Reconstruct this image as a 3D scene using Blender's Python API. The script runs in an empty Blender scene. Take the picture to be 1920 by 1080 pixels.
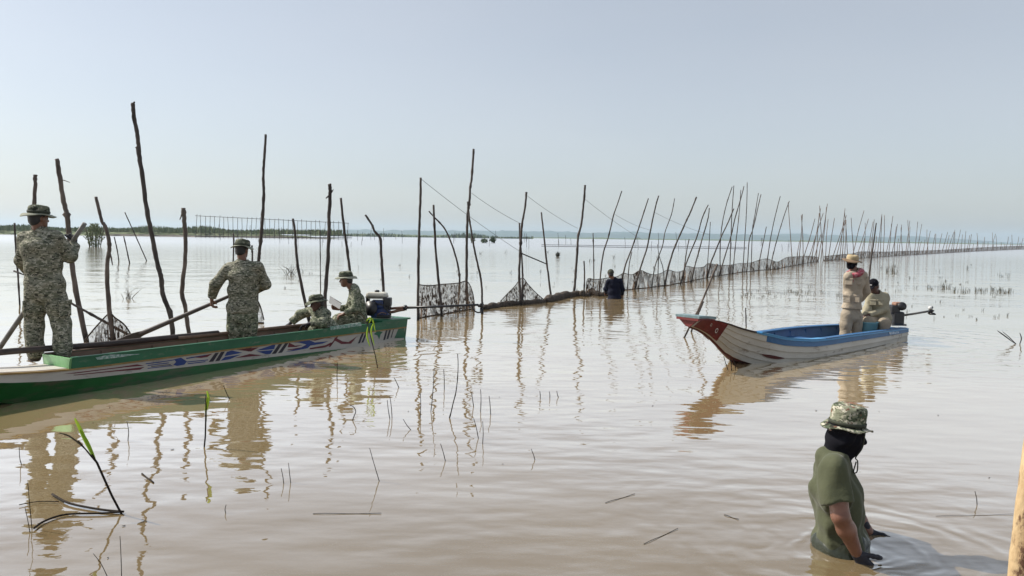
import bpy, bmesh, math, random
import numpy as np
from mathutils import Vector, Matrix, noise as mnoise
random.seed(7)
rng = np.random.default_rng(11)
SC = bpy.context.scene
COL = SC.collection

# ------------------------------------------------------------------ camera
CAM_H, FPX = 1.70, 1400.0            # eye height over the water, focal length in photo pixels
PITCH, SLOPE = math.atan(95.5/1400), 0.0135
camd = bpy.data.cameras.new('camera'); cam = bpy.data.objects.new('camera', camd); COL.objects.link(cam)
camd.sensor_width = 36; camd.lens = 36*FPX/1920; camd.clip_start = 0.05; camd.clip_end = 30000
_f = Vector((0, math.cos(PITCH), -math.sin(PITCH))); _u0 = Vector((0, math.sin(PITCH), math.cos(PITCH))); _r0 = Vector((1, 0, 0))
_t = math.atan(SLOPE)
_r = _r0*math.cos(_t) + _u0*math.sin(_t); _u = _u0*math.cos(_t) - _r0*math.sin(_t)
cam.matrix_world = Matrix(((_r.x, _u.x, -_f.x, 0), (_r.y, _u.y, -_f.y, 0), (_r.z, _u.z, -_f.z, CAM_H), (0, 0, 0, 1)))
SC.camera = cam

# ------------------------------------------------------------------ sky and sun
SUN_AZ = math.radians(-74)           # measured from +Y towards +X : the sun stands to the left
SUN_EL = math.radians(44)
world = bpy.data.worlds.new('World'); SC.world = world; world.use_nodes = True
wn = world.node_tree.nodes; wl = world.node_tree.links
for n in list(wn): wn.remove(n)
wo = wn.new('ShaderNodeOutputWorld'); wb = wn.new('ShaderNodeBackground'); sky = wn.new('ShaderNodeTexSky')
sky.sky_type = 'NISHITA'; sky.sun_disc = False; sky.sun_elevation = SUN_EL; sky.sun_rotation = SUN_AZ
sky.air_density = 1.0; sky.dust_density = 1.5; sky.ozone_density = 2.0; sky.altitude = 0
whs = wn.new('ShaderNodeHueSaturation'); whs.inputs['Saturation'].default_value = 0.64
wmx = wn.new('ShaderNodeMix'); wmx.data_type = 'RGBA'; wmx.inputs[0].default_value = 0.44
wtc = wn.new('ShaderNodeTexCoord'); wmp = wn.new('ShaderNodeMapping'); wmp.inputs['Scale'].default_value = (1, 1, 3.2); wl.new(wtc.outputs['Generated'], wmp.inputs[0])
wnz = wn.new('ShaderNodeTexNoise'); wnz.inputs['Scale'].default_value = 1.6; wnz.inputs['Detail'].default_value = 3; wl.new(wmp.outputs[0], wnz.inputs['Vector'])
wrp = wn.new('ShaderNodeValToRGB'); wl.new(wnz.outputs['Fac'], wrp.inputs[0])
for _e, _p, _c in zip(wrp.color_ramp.elements, (0.3, 0.7), ((3.10, 3.35, 3.60, 1), (3.75, 3.80, 3.85, 1))): _e.position = _p; _e.color = _c      # thin uneven haze over the whole sky
wl.new(wrp.outputs[0], wmx.inputs[7])
wl.new(sky.outputs[0], whs.inputs['Color']); wl.new(whs.outputs[0], wmx.inputs[6]); wl.new(wmx.outputs[2], wb.inputs[0]); wl.new(wb.outputs[0], wo.inputs[0])
wb.inputs[1].default_value = 0.10
sund = bpy.data.lights.new('sun', 'SUN'); sun = bpy.data.objects.new('sun', sund); COL.objects.link(sun)
sund.energy = 3.2; sund.angle = math.radians(0.6); sund.color = (1.0, 0.94, 0.84)
SUNV = Vector((math.sin(SUN_AZ)*math.cos(SUN_EL), math.cos(SUN_AZ)*math.cos(SUN_EL), math.sin(SUN_EL)))
sun.rotation_euler = SUNV.to_track_quat('Z', 'Y').to_euler()
sun.location = (-20, 10, 30)
vs = SC.view_settings
vs.view_transform = 'Standard'; vs.look = 'None'; vs.exposure = 0.66; vs.gamma = 1.0; vs.use_curve_mapping = False
SC.render.engine = 'CYCLES'
cy = SC.cycles
cy.use_denoising = True; cy.max_bounces = 8; cy.transparent_max_bounces = 24; cy.volume_bounces = 1
cy.caustics_reflective = False; cy.caustics_refractive = False
cy.sample_clamp_indirect = 6

# ------------------------------------------------------------------ layout helpers (photo pixels -> places)
def ray(x, y):
    return _f + _r*((x-960)/FPX) + _u*((540-y)/FPX)
def W(x, y, z=0.0):
    """point at height z seen at a photo pixel (below the horizon)"""
    d = ray(x, y); k = (z-CAM_H)/d.z
    return Vector((0, 0, CAM_H)) + d*k
def P(x, y, D):
    """point at forward distance D seen at a photo pixel"""
    d = ray(x, y); k = D/d.y
    return Vector((0, 0, CAM_H)) + d*k
def onplane(x, y, p0, n):
    d = ray(x, y); o = Vector((0, 0, CAM_H)); k = (p0-o).dot(n)/d.dot(n)
    return o + d*k

# ------------------------------------------------------------------ object helpers
def tag(o, label=None, cat=None, group=None, kind=None):
    if label: o['label'] = label
    if cat: o['category'] = cat
    if group: o['group'] = group
    if kind: o['kind'] = kind
    return o
def empty(name, loc, label=None, cat=None, group=None, rz=0.0):
    o = bpy.data.objects.new(name, None); COL.objects.link(o); o.location = loc; o.rotation_euler = (0, 0, rz)
    o.empty_display_size = 0.2
    return tag(o, label, cat, group)
def obj(name, verts, faces, mat, parent=None, loc=None, smooth=True):
    me = bpy.data.meshes.new(name); me.from_pydata([tuple(v) for v in verts], [], [tuple(f) for f in faces]); me.update()
    return objm(name, me, mat, parent, loc, smooth)
def objm(name, me, mat, parent=None, loc=None, smooth=True):
    if mat is not None: me.materials.append(mat)
    if smooth: me.polygons.foreach_set('use_smooth', np.ones(len(me.polygons), dtype=bool))
    o = bpy.data.objects.new(name, me); COL.objects.link(o)
    if parent is not None: o.parent = parent
    if loc is not None: o.location = loc
    return o
class MB:
    """collects simple shapes of ONE piece"""
    def __init__(s): s.v = []; s.f = []
    def add(s, v, f):
        n = len(s.v); s.v += [Vector(q) for q in v]; s.f += [tuple(i+n for i in q) for q in f]; return s
    def box(s, c, sx, sy, sz, M=None):
        vs_ = []
        for k in (-1, 1):
            for j in (-1, 1):
                for i in (-1, 1):
                    p = Vector((i*sx/2, j*sy/2, k*sz/2))
                    vs_.append((M @ p if M else p) + Vector(c))
        return s.add(vs_, [(0,2,3,1),(4,5,7,6),(0,1,5,4),(2,6,7,3),(0,4,6,2),(1,3,7,5)])
    def hexa(s, eight): return s.add(eight, [(0,2,3,1),(4,5,7,6),(0,1,5,4),(2,6,7,3),(0,4,6,2),(1,3,7,5)])
    def tube(s, pts, rad, n=8, cap=True):
        pts = [Vector(p) for p in pts]
        if not hasattr(rad, '__len__'): rad = [rad]*len(pts)
        base = len(s.v); up = None
        for i, p in enumerate(pts):
            t = (pts[min(i+1, len(pts)-1)] - pts[max(i-1, 0)])
            t = t.normalized() if t.length > 1e-9 else Vector((0, 0, 1))
            if up is None:
                up = t.orthogonal().normalized()
            a = (up - t*up.dot(t)); a = a.normalized() if a.length > 1e-6 else t.orthogonal().normalized(); up = a
            b = t.cross(a)
            for k in range(n):
                w = 2*math.pi*k/n
                s.v.append(p + (a*math.cos(w)+b*math.sin(w))*rad[i])
        for i in range(len(pts)-1):
            for k in range(n):
                k2 = (k+1) % n
                s.f.append((base+i*n+k, base+i*n+k2, base+(i+1)*n+k2, base+(i+1)*n+k))
        if cap:
            s.f.append(tuple(base+k for k in reversed(range(n))))
            s.f.append(tuple(base+(len(pts)-1)*n+k for k in range(n)))
        return s
    def lathe(s, prof, c=(0,0,0), M=None, n=24, cap=True):
        base = len(s.v)
        for r_, z_ in prof:
            for k in range(n):
                w = 2*math.pi*k/n; p = Vector((r_*math.cos(w), r_*math.sin(w), z_))
                s.v.append((M @ p if M else p) + Vector(c))
        for i in range(len(prof)-1):
            for k in range(n):
                k2 = (k+1) % n
                s.f.append((base+i*n+k, base+i*n+k2, base+(i+1)*n+k2, base+(i+1)*n+k))
        if cap:
            s.f.append(tuple(base+k for k in reversed(range(n)))); s.f.append(tuple(base+(len(prof)-1)*n+k for k in range(n)))
        return s
    def strip(s, A, B, t):
        """solid plank between two polylines A and B, thickness vector(s) t"""
        n = len(A); T = t if isinstance(t, list) else [Vector(t)]*n
        v = []
        for i in range(n): v += [Vector(A[i]), Vector(B[i]), Vector(B[i])+T[i], Vector(A[i])+T[i]]
        f = []
        for i in range(n-1):
            o = 4*i; q = o+4
            f += [(o, q, q+1, o+1), (o+1, q+1, q+2, o+2), (o+2, q+2, q+3, o+3), (o+3, q+3, q, o)]
        f += [(0, 1, 2, 3), (4*n-1, 4*n-2, 4*n-3, 4*n-4)]
        return s.add(v, f)
    def build(s, name, mat, parent=None, loc=None, smooth=True, bevel=0, shift=None):
        if shift is not None: s.v = [q - Vector(shift) for q in s.v]
        o = obj(name, s.v, s.f, mat, parent, loc, smooth and not bevel)
        me = o.data
        bm = bmesh.new(); bm.from_mesh(me); bmesh.ops.recalc_face_normals(bm, faces=bm.faces)
        if bevel:
            bmesh.ops.bevel(bm, geom=list(bm.edges), offset=bevel, segments=2, affect='EDGES', profile=0.5)
        bm.to_mesh(me); bm.free()
        return o
def smoothline(pts, n=6):
    pts = [Vector(p) for p in pts]; out = []
    for i in range(len(pts)-1):
        p0 = pts[max(i-1, 0)]; p1 = pts[i]; p2 = pts[i+1]; p3 = pts[min(i+2, len(pts)-1)]
        for k in range(n):
            t = k/n
            out.append(0.5*((2*p1)+(p2-p0)*t+(2*p0-5*p1+4*p2-p3)*t*t+(3*p1-p0-3*p2+p3)*t**3))
    out.append(pts[-1]); return out

# ------------------------------------------------------------------ materials
def newmat(name):
    m = bpy.data.materials.new(name); m.use_nodes = True
    nt = m.node_tree
    for n in list(nt.nodes): nt.nodes.remove(n)
    o = nt.nodes.new('ShaderNodeOutputMaterial'); b = nt.nodes.new('ShaderNodeBsdfPrincipled'); nt.links.new(b.outputs[0], o.inputs[0])
    return m, nt, b, o
def N(nt, typ, **kw):
    n = nt.nodes.new(typ)
    for k, v in kw.items():
        if k in n.inputs.keys(): n.inputs[k].default_value = v
        else: setattr(n, k, v)
    return n
def ramp(nt, fac, stops, interp='LINEAR'):
    r = nt.nodes.new('ShaderNodeValToRGB'); r.color_ramp.interpolation = interp
    e = r.color_ramp.elements
    while len(e) < len(stops): e.new(0.5)
    for q, (p, c) in zip(e, stops): q.position = p; q.color = (*c, 1) if len(c) == 3 else c
    nt.links.new(fac, r.inputs[0]); return r
def paint(name, c1, c2=None, rough=0.6, scale=8.0, stretch=(1,1,1), lo=0.35, hi=0.65, bump=0.0, bscale=None, c3=None, s3=30.0, lo3=0.6, hi3=0.75, spec=0.5, detail=5.0, sheen=0.0):
    """two-tone procedural finish, with an optional third colour for stains / wear"""
    m, nt, b, o = newmat(name)
    tc = N(nt, 'ShaderNodeTexCoord'); mp = N(nt, 'ShaderNodeMapping'); mp.inputs['Scale'].default_value = stretch
    nt.links.new(tc.outputs['Object'], mp.inputs[0])
    if c2 is None: c2 = tuple(v*0.75 for v in c1)
    nz = N(nt, 'ShaderNodeTexNoise', Scale=scale, Detail=detail, Roughness=0.62); nt.links.new(mp.outputs[0], nz.inputs['Vector'])
    r = ramp(nt, nz.outputs['Fac'], [(lo, c1), (hi, c2)]); col = r.outputs[0]
    if c3 is not None:
        n3 = N(nt, 'ShaderNodeTexNoise', Scale=s3, Detail=6.0, Roughness=0.7); nt.links.new(mp.outputs[0], n3.inputs['Vector'])
        r3 = ramp(nt, n3.outputs['Fac'], [(lo3, (0,0,0)), (hi3, (1,1,1))])
        mx = N(nt, 'ShaderNodeMix', data_type='RGBA'); nt.links.new(r3.outputs[0], mx.inputs[0]); nt.links.new(col, mx.inputs[6]); mx.inputs[7].default_value = (*c3, 1)
        col = mx.outputs[2]
    nt.links.new(col, b.inputs['Base Color']); b.inputs['Roughness'].default_value = rough
    b.inputs['Specular IOR Level'].default_value = spec
    if sheen: b.inputs['Sheen Weight'].default_value = sheen
    if bump:
        nb = N(nt, 'ShaderNodeTexNoise', Scale=bscale or scale*3, Detail=4.0); nt.links.new(mp.outputs[0], nb.inputs['Vector'])
        bp = N(nt, 'ShaderNodeBump', Strength=1.0, Distance=bump); nt.links.new(nb.outputs['Fac'], bp.inputs['Height']); nt.links.new(bp.outputs[0], b.inputs['Normal'])
    return m
def camo(name, cols, cell=0.012, scale=13.0, stretch=(1.0, 1.0, 2.1), rough=0.9):
    """small-square camouflage cloth"""
    m, nt, b, o = newmat(name)
    tc = N(nt, 'ShaderNodeTexCoord')
    sn = N(nt, 'ShaderNodeVectorMath', operation='SNAP'); sn.inputs[1].default_value = (cell, cell, cell*0.7); nt.links.new(tc.outputs['Object'], sn.inputs[0])
    mp = N(nt, 'ShaderNodeMapping'); mp.inputs['Scale'].default_value = stretch; nt.links.new(sn.outputs[0], mp.inputs[0])
    col = None
    for i, (c, sc_, th) in enumerate(cols):
        if col is None:
            rgb = N(nt, 'ShaderNodeRGB'); rgb.outputs[0].default_value = (*c, 1); col = rgb.outputs[0]; continue
        off = N(nt, 'ShaderNodeVectorMath', operation='ADD'); off.inputs[1].default_value = (i*7.3, i*3.1, i*5.7); nt.links.new(mp.outputs[0], off.inputs[0])
        nz = N(nt, 'ShaderNodeTexNoise', Scale=scale*sc_, Detail=3.0, Roughness=0.6); nt.links.new(off.outputs[0], nz.inputs['Vector'])
        r = ramp(nt, nz.outputs['Fac'], [(th, (0,0,0)), (th+0.015, (1,1,1))])
        mx = N(nt, 'ShaderNodeMix', data_type='RGBA'); nt.links.new(r.outputs[0], mx.inputs[0]); nt.links.new(col, mx.inputs[6]); mx.inputs[7].default_value = (*c, 1); col = mx.outputs[2]
    nt.links.new(col, b.inputs['Base Color']); b.inputs['Roughness'].default_value = rough; b.inputs['Specular IOR Level'].default_value = 0.2
    nb = N(nt, 'ShaderNodeTexNoise', Scale=38.0, Detail=4.0); nt.links.new(tc.outputs['Object'], nb.inputs['Vector'])
    bp = N(nt, 'ShaderNodeBump', Strength=1.0, Distance=0.010); nt.links.new(nb.outputs['Fac'], bp.inputs['Height']); nt.links.new(bp.outputs[0], b.inputs['Normal'])
    return m
def netmat(name, c1, c2, open_=0.55, scale=20.0, base=0.3):
    """fine fishing net, too fine to see the mesh, fouled with clots of weed and hanging in streaks"""
    m, nt, b, o = newmat(name)
    tc = N(nt, 'ShaderNodeTexCoord')
    mp = N(nt, 'ShaderNodeMapping'); mp.inputs['Scale'].default_value = (1, 1, 0.5); nt.links.new(tc.outputs['Object'], mp.inputs[0])
    nz = N(nt, 'ShaderNodeTexNoise', Scale=scale, Detail=5.0, Roughness=0.65); nt.links.new(mp.outputs[0], nz.inputs['Vector'])
    big = N(nt, 'ShaderNodeTexNoise', Scale=scale*0.16, Detail=3.0); nt.links.new(mp.outputs[0], big.inputs['Vector'])
    r1 = ramp(nt, nz.outputs['Fac'], [(open_-0.02, (base,)*3), (open_+0.03, (1,)*3)])
    r2 = ramp(nt, big.outputs['Fac'], [(0.38, (0.50,)*3), (0.56, (1,)*3)])
    mx = N(nt, 'ShaderNodeMath', operation='MULTIPLY'); nt.links.new(r1.outputs[0], mx.inputs[0]); nt.links.new(r2.outputs[0], mx.inputs[1])
    rc_ = ramp(nt, nz.outputs['Fac'], [(0.42, c1), (0.60, c2)]); nt.links.new(rc_.outputs[0], b.inputs['Base Color'])
    b.inputs['Roughness'].default_value = 0.9; b.inputs['Specular IOR Level'].default_value = 0.15
    nt.links.new(mx.outputs[0], b.inputs['Alpha'])
    return m
M = {}
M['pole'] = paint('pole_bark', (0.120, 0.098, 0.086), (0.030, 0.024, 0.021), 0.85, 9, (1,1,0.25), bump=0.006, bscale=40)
M['pole_pale'] = paint('pole_bark_pale', (0.22, 0.175, 0.145), (0.070, 0.054, 0.046), 0.85, 9, (1,1,0.25), bump=0.006, bscale=40)  # paler bark used on some of the near poles
def wet_foot(m, top=0.16):
    """waterlogged dark foot of a pole: the pole's own origin lies at the water"""
    nt = m.node_tree; b = [n for n in nt.nodes if n.type == 'BSDF_PRINCIPLED'][0]; src = b.inputs['Base Color'].links[0].from_socket
    tc = N(nt, 'ShaderNodeTexCoord'); sx = N(nt, 'ShaderNodeSeparateXYZ'); nt.links.new(tc.outputs['Object'], sx.inputs[0])
    nz = N(nt, 'ShaderNodeTexNoise', Scale=9.0, Detail=3.0); nt.links.new(tc.outputs['Object'], nz.inputs['Vector'])
    ad = N(nt, 'ShaderNodeMath', operation='MULTIPLY_ADD'); nt.links.new(nz.outputs['Fac'], ad.inputs[0]); ad.inputs[1].default_value = -0.22; nt.links.new(sx.outputs['Z'], ad.inputs[2])
    r = ramp(nt, ad.outputs[0], [(0.0, (0.30,)*3), (top, (1,)*3)])
    mx = N(nt, 'ShaderNodeMix', data_type='RGBA', blend_type='MULTIPLY'); mx.inputs[0].default_value = 1.0; nt.links.new(src, mx.inputs[6]); nt.links.new(r.outputs[0], mx.inputs[7]); nt.links.new(mx.outputs[2], b.inputs['Base Color'])
M['pole_far'] = paint('pole_bark_hazed', (0.24, 0.185, 0.155), (0.095, 0.070, 0.058), 0.85, 5, (1,1,0.25))  # bark made paler so the colour carries the haze of distance
wet_foot(M['pole']); wet_foot(M['pole_pale'])
M['stick'] = paint('wet_stick', (0.035, 0.026, 0.020), (0.014, 0.010, 0.008), 0.8, 20, spec=0.15)
M['reed'] = paint('dry_reed', (0.14, 0.12, 0.075), (0.06, 0.05, 0.032), 0.8, 12)
M['greenreed'] = paint('green_reed', (0.36, 0.50, 0.05), (0.22, 0.34, 0.04), 0.55, 10)
def thin_leaf(m, c):
    nt = m.node_tree; b = [n for n in nt.nodes if n.type == 'BSDF_PRINCIPLED'][0]; o = [n for n in nt.nodes if n.type == 'OUTPUT_MATERIAL'][0]
    t = N(nt, 'ShaderNodeBsdfTranslucent'); t.inputs['Color'].default_value = (*c, 1); mx = N(nt, 'ShaderNodeMixShader'); mx.inputs[0].default_value = 0.5
    nt.links.new(b.outputs[0], mx.inputs[1]); nt.links.new(t.outputs[0], mx.inputs[2]); nt.links.new(mx.outputs[0], o.inputs[0])
thin_leaf(M['greenreed'], (0.42, 0.62, 0.05))
M['weed'] = paint('marsh_weed', (0.075, 0.075, 0.042), (0.030, 0.030, 0.020), 0.8, 6)
M['shrub'] = paint('shore_shrub', (0.125, 0.160, 0.075), (0.080, 0.110, 0.054), 0.8, 0.6)
M['shrub2'] = paint('shore_grass', (0.205, 0.235, 0.120), (0.135, 0.170, 0.080), 0.8, 0.3)
M['mud'] = paint('mud_bank', (0.19, 0.165, 0.135), (0.13, 0.11, 0.09), 0.9, 0.3)
M['hill'] = paint('wooded_hill', (0.050, 0.070, 0.040), (0.030, 0.045, 0.028), 0.95, 0.012)
M['postwood'] = paint('peeled_post', (0.66, 0.50, 0.29), (0.40, 0.26, 0.13), 0.75, 14, (1,1,0.45), bump=0.006, bscale=60, c3=(0.13, 0.065, 0.035), s3=16, lo3=0.53, hi3=0.60)
M['net'] = netmat('fouled_net', (0.27, 0.185, 0.125), (0.085, 0.060, 0.045), 0.49, 22, 0.44)
M['netfar'] = netmat('fouled_net_dense', (0.31, 0.20, 0.13), (0.060, 0.042, 0.032), 0.49, 8, 0.58)
M['netroll'] = paint('rolled_net', (0.10, 0.075, 0.055), (0.030, 0.022, 0.018), 0.9, 25, bump=0.02, bscale=30)
M['cord'] = paint('grey_cord', (0.16, 0.15, 0.15), None, 0.8)
# ------------------------------------------------------------------ water
def water_material():
    m, nt, b, o = newmat('muddy_water')
    g = N(nt, 'ShaderNodeNewGeometry'); pos = g.outputs['Position']
    def nz(scale, detail, sx=1.0, sy=1.0, rough=0.5, rot=0.0):
        mp = N(nt, 'ShaderNodeMapping'); mp.inputs['Scale'].default_value = (sx, sy, 1); mp.inputs['Rotation'].default_value = (0, 0, rot); nt.links.new(pos, mp.inputs[0])
        n = N(nt, 'ShaderNodeTexNoise', Scale=scale, Detail=detail, Roughness=rough); nt.links.new(mp.outputs[0], n.inputs['Vector']); return n.outputs['Fac']
    def mul(a, k):
        q = N(nt, 'ShaderNodeMath', operation='MULTIPLY'); nt.links.new(a, q.inputs[0])
        if isinstance(k, (int, float)): q.inputs[1].default_value = k
        else: nt.links.new(k, q.inputs[1])
        return q.outputs[0]
    def add(a, c):
        q = N(nt, 'ShaderNodeMath', operation='ADD'); nt.links.new(a, q.inputs[0]); nt.links.new(c, q.inputs[1]); return q.outputs[0]
    patch = ramp(nt, nz(0.22, 2.0, 1, 1), [(0.36, (0.25,)*3), (0.64, (1.15,)*3)]).outputs[0]
    h = mul(nz(0.55, 1.0, 0.7, 1.0), 0.034)
    h = add(h, mul(nz(1.7, 1.5, 0.55, 1.0, rot=0.25), 0.0105))
    h = add(h, mul(nz(9.0, 0.5, 0.45, 1.0, rot=0.1), mul(patch, 0.0046)))
    h = add(h, mul(nz(4.2, 0.6, 0.5, 1.0, rot=-0.12), mul(patch, 0.0112)))
    h = add(h, mul(nz(16.0, 2.0, 0.6, 1.0), mul(patch, 0.0010)))
    def rings(c, wl_, amp, reach, r0):
        s = N(nt, 'ShaderNodeVectorMath', operation='SUBTRACT'); nt.links.new(pos, s.inputs[0]); s.inputs[1].default_value = (c.x, c.y, 0)
        wob = N(nt, 'ShaderNodeTexNoise', Scale=1.3, Detail=3.0); nt.links.new(pos, wob.inputs['Vector'])
        L = N(nt, 'ShaderNodeVectorMath', operation='LENGTH'); nt.links.new(s.outputs[0], L.inputs[0])
        L2 = add(L.outputs['Value'], mul(wob.outputs['Fac'], 0.9))
        q = N(nt, 'ShaderNodeMath', operation='SINE'); nt.links.new(mul(L2, 2*math.pi/wl_), q.inputs[0])
        f = N(nt, 'ShaderNodeMapRange'); f.inputs['From Min'].default_value = r0; f.inputs['From Max'].default_value = reach; f.inputs['To Min'].default_value = 1; f.inputs['To Max'].default_value = 0; nt.links.new(L.outputs['Value'], f.inputs['Value'])
        return mul(mul(q.outputs[0], amp), mul(f.outputs[0], f.outputs[0]))
    h = add(h, rings(W(1585, 1032), 0.24, 0.0019, 2.2, 0.25))
    h = add(h, rings(W(1585, 1032), 0.085, 0.0010, 0.9, 0.1))
    h = add(h, rings(W(1690, 640), 0.42, 0.0040, 6.5, 0.4))
    h = add(h, rings(W(1150, 560), 0.35, 0.0035, 4.0, 0.3))
    h = add(h, rings(W(700, 655), 0.30, 0.0022, 3.5, 0.3))
    bp = N(nt, 'ShaderNodeBump', Strength=1.0, Distance=1.0); nt.links.new(h, bp.inputs['Height'])
    silt = ramp(nt, nz(0.35, 4.0, 1, 1, 0.6), [(0.35, (0.128, 0.092, 0.046)), (0.65, (0.148, 0.110, 0.060))]).outputs[0]
    nt.nodes.remove(b)
    df = N(nt, 'ShaderNodeBsdfDiffuse'); lw = N(nt, 'ShaderNodeLayerWeight', Blend=0.5); nt.links.new(bp.outputs[0], lw.inputs['Normal'])
    tr = ramp(nt, lw.outputs['Facing'], [(0.84, (1,)*3), (0.985, (0.15,)*3)])              # less light gets through the surface at a flat angle
    sm = N(nt, 'ShaderNodeMix', data_type='RGBA', blend_type='MULTIPLY'); sm.inputs[0].default_value = 1.0; nt.links.new(silt, sm.inputs[6]); nt.links.new(tr.outputs[0], sm.inputs[7]); nt.links.new(sm.outputs[2], df.inputs['Color'])          # silt in suspension
    fr = ramp(nt, lw.outputs['Facing'], [(0.0, (0.05,)*3), (0.50, (0.16,)*3), (0.60, (0.30,)*3), (0.68, (0.52,)*3), (0.75, (0.80,)*3), (0.86, (0.92,)*3), (0.99, (1.0,)*3)])   # mirror strength of the surface film
    sp_ = N(nt, 'ShaderNodeSeparateXYZ'); nt.links.new(pos, sp_.inputs[0])
    rg = N(nt, 'ShaderNodeMapRange'); rg.inputs['From Min'].default_value = 22; rg.inputs['From Max'].default_value = 140; rg.inputs['To Min'].default_value = 0.02; rg.inputs['To Max'].default_value = 0.24; nt.links.new(sp_.outputs['Y'], rg.inputs['Value'])   # open water is ruffled by the breeze
    gl = N(nt, 'ShaderNodeBsdfGlossy'); nt.links.new(rg.outputs[0], gl.inputs['Roughness']); nt.links.new(fr.outputs[0], gl.inputs['Color']); nt.links.new(bp.outputs[0], gl.inputs['Normal'])
    ad = N(nt, 'ShaderNodeAddShader'); nt.links.new(df.outputs[0], ad.inputs[0]); nt.links.new(gl.outputs[0], ad.inputs[1]); nt.links.new(ad.outputs[0], o.inputs[0])
    return m
EXT = 5600
wv = [(-EXT, -40, 0), (EXT, -40, 0), (EXT, EXT, 0), (-EXT, EXT, 0)]
tag(obj('water', wv, [(0, 1, 2, 3)], water_material(), smooth=False), 'calm muddy brown flood water reflecting the pale sky', kind='structure')

# ------------------------------------------------------------------ hills and shores far off
def ridge(name, label, D, x0, x1, hpx, wob, seed, depth, mat=None, nx=160):
    v = []; f = []
    for i in range(nx+1):
        x = x0+(x1-x0)*i/nx
        hor = 444.5+SLOPE*(x-960)
        e = min(1, i/10, (nx-i)/(nx*0.22))
        hh = (hpx + wob*mnoise.noise(Vector((i*0.09, seed, 0))) + wob*0.5*mnoise.noise(Vector((i*0.33, seed+4, 0))) + wob*0.25*mnoise.noise(Vector((i*1.3, seed+9, 0))))*D/FPX*e
        p = P(x, hor, D)
        for j in range(6):
            t = j/5; prof = math.sin(math.pi*t)**0.7
            v.append((p.x, D+depth*t, max(hh, 0.05)*prof*(0.9+0.2*mnoise.noise(Vector((i*0.4, j*2.0, seed)))) - 0.3))
    for i in range(nx):
        for j in range(5):
            a = i*6+j; f.append((a, a+6, a+7, a+1))
    tag(obj(name, v, f, mat or M['hill']), label, kind='structure')
ridge('hill', 'long low wooded blue hills across the water', 4300, 560, 1800, 13, 4, 3, 700)
ridge('hill', 'lower pale blue ridge behind the long hills', 5000, 820, 2000, 14, 4, 8, 500)
ridge('far_shore', 'thin dark line of flooded shore under the hills', 1500, 600, 2100, 2.6, 1.6, 5, 60, M['shrub'], 300)
ridge('far_shore', 'low green shore strip reaching out from the reed bank', 800, 560, 900, 6.0, 4.0, 15, 40, M['shrub'], 90)
ridge('reed_bank', 'green reed bank with a bare mud edge along the lake', 310, -300, 640, 13.0, 2.0, 22, 30, M['shrub2'], 120)
ridge('mud_bank', 'grey brown mud edge below the reed bank', 303, 150, 660, 5.2, 1.2, 31, 8, M['mud'], 90)
def reedstuff(name, label, D0, D1, x0, x1, hmin, hmax, n, wpx, z0px, mat, seed):
    r = random.Random(seed); v = []; f = []
    for i in range(n):
        x = r.uniform(x0, x1); D = r.uniform(D0, D1); p = P(x, 444.5+SLOPE*(x-960), D); s = D/FPX
        clump = 0.55+0.9*max(0, mnoise.noise(Vector((x*0.012, seed, 0)))+0.35)
        h = r.uniform(hmin, hmax)*s*clump; w = wpx*s*r.uniform(0.5, 1.2); z = z0px*s
        a = r.uniform(0, 3.14); dx = math.cos(a)*w; dy = math.sin(a)*w; lx = r.uniform(-0.3, 0.3)*h
        b0 = len(v)
        v += [(p.x-dx, D-dy, z), (p.x+dx, D+dy, z), (p.x+dx*0.8+lx*0.5, D+dy*0.8, z+h*0.6), (p.x+lx, D, z+h), (p.x-dx*0.8+lx*0.5, D-dy*0.8, z+h*0.55)]
        f += [(b0, b0+1, b0+2, b0+3, b0+4)]
    tag(obj(name, v, f, mat, smooth=False), label, kind='stuff')
reedstuff('reeds', 'tall green reeds covering the bank on the lake shore', 304, 330, -60, 640, 5, 13, 5200, 1.3, 7, M['shrub2'], 3)
reedstuff('shrubs', 'dark green low shrubs dotted over the reed bank', 312, 335, -60, 640, 3, 9, 1800, 2.2, 9, M['shrub'], 5)
reedstuff('shore_bushes', 'far green bushes on the low shore strip', 790, 830, 600, 1000, 3, 8, 1200, 1.6, 0, M['shrub'], 9)

# ------------------------------------------------------------------ air
hz = MB(); hz.box((0, 2790, 37), 11600, 5900, 76)
hm = bpy.data.materials.new('haze_air'); hm.use_nodes = True
for n in list(hm.node_tree.nodes): hm.node_tree.nodes.remove(n)
ho = hm.node_tree.nodes.new('ShaderNodeOutputMaterial'); hv = hm.node_tree.nodes.new('ShaderNodeVolumePrincipled')
hv.inputs['Color'].default_value = (0.62, 0.82, 1.0, 1); hv.inputs['Density'].default_value = 0.00013; hv.inputs['Anisotropy'].default_value = 0.2
hm.node_tree.links.new(hv.outputs[0], ho.inputs['Volume'])
hzo = hz.build('haze', hm, smooth=False); tag(hzo, 'thin pale humid haze over the whole lake', kind='stuff')
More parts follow.
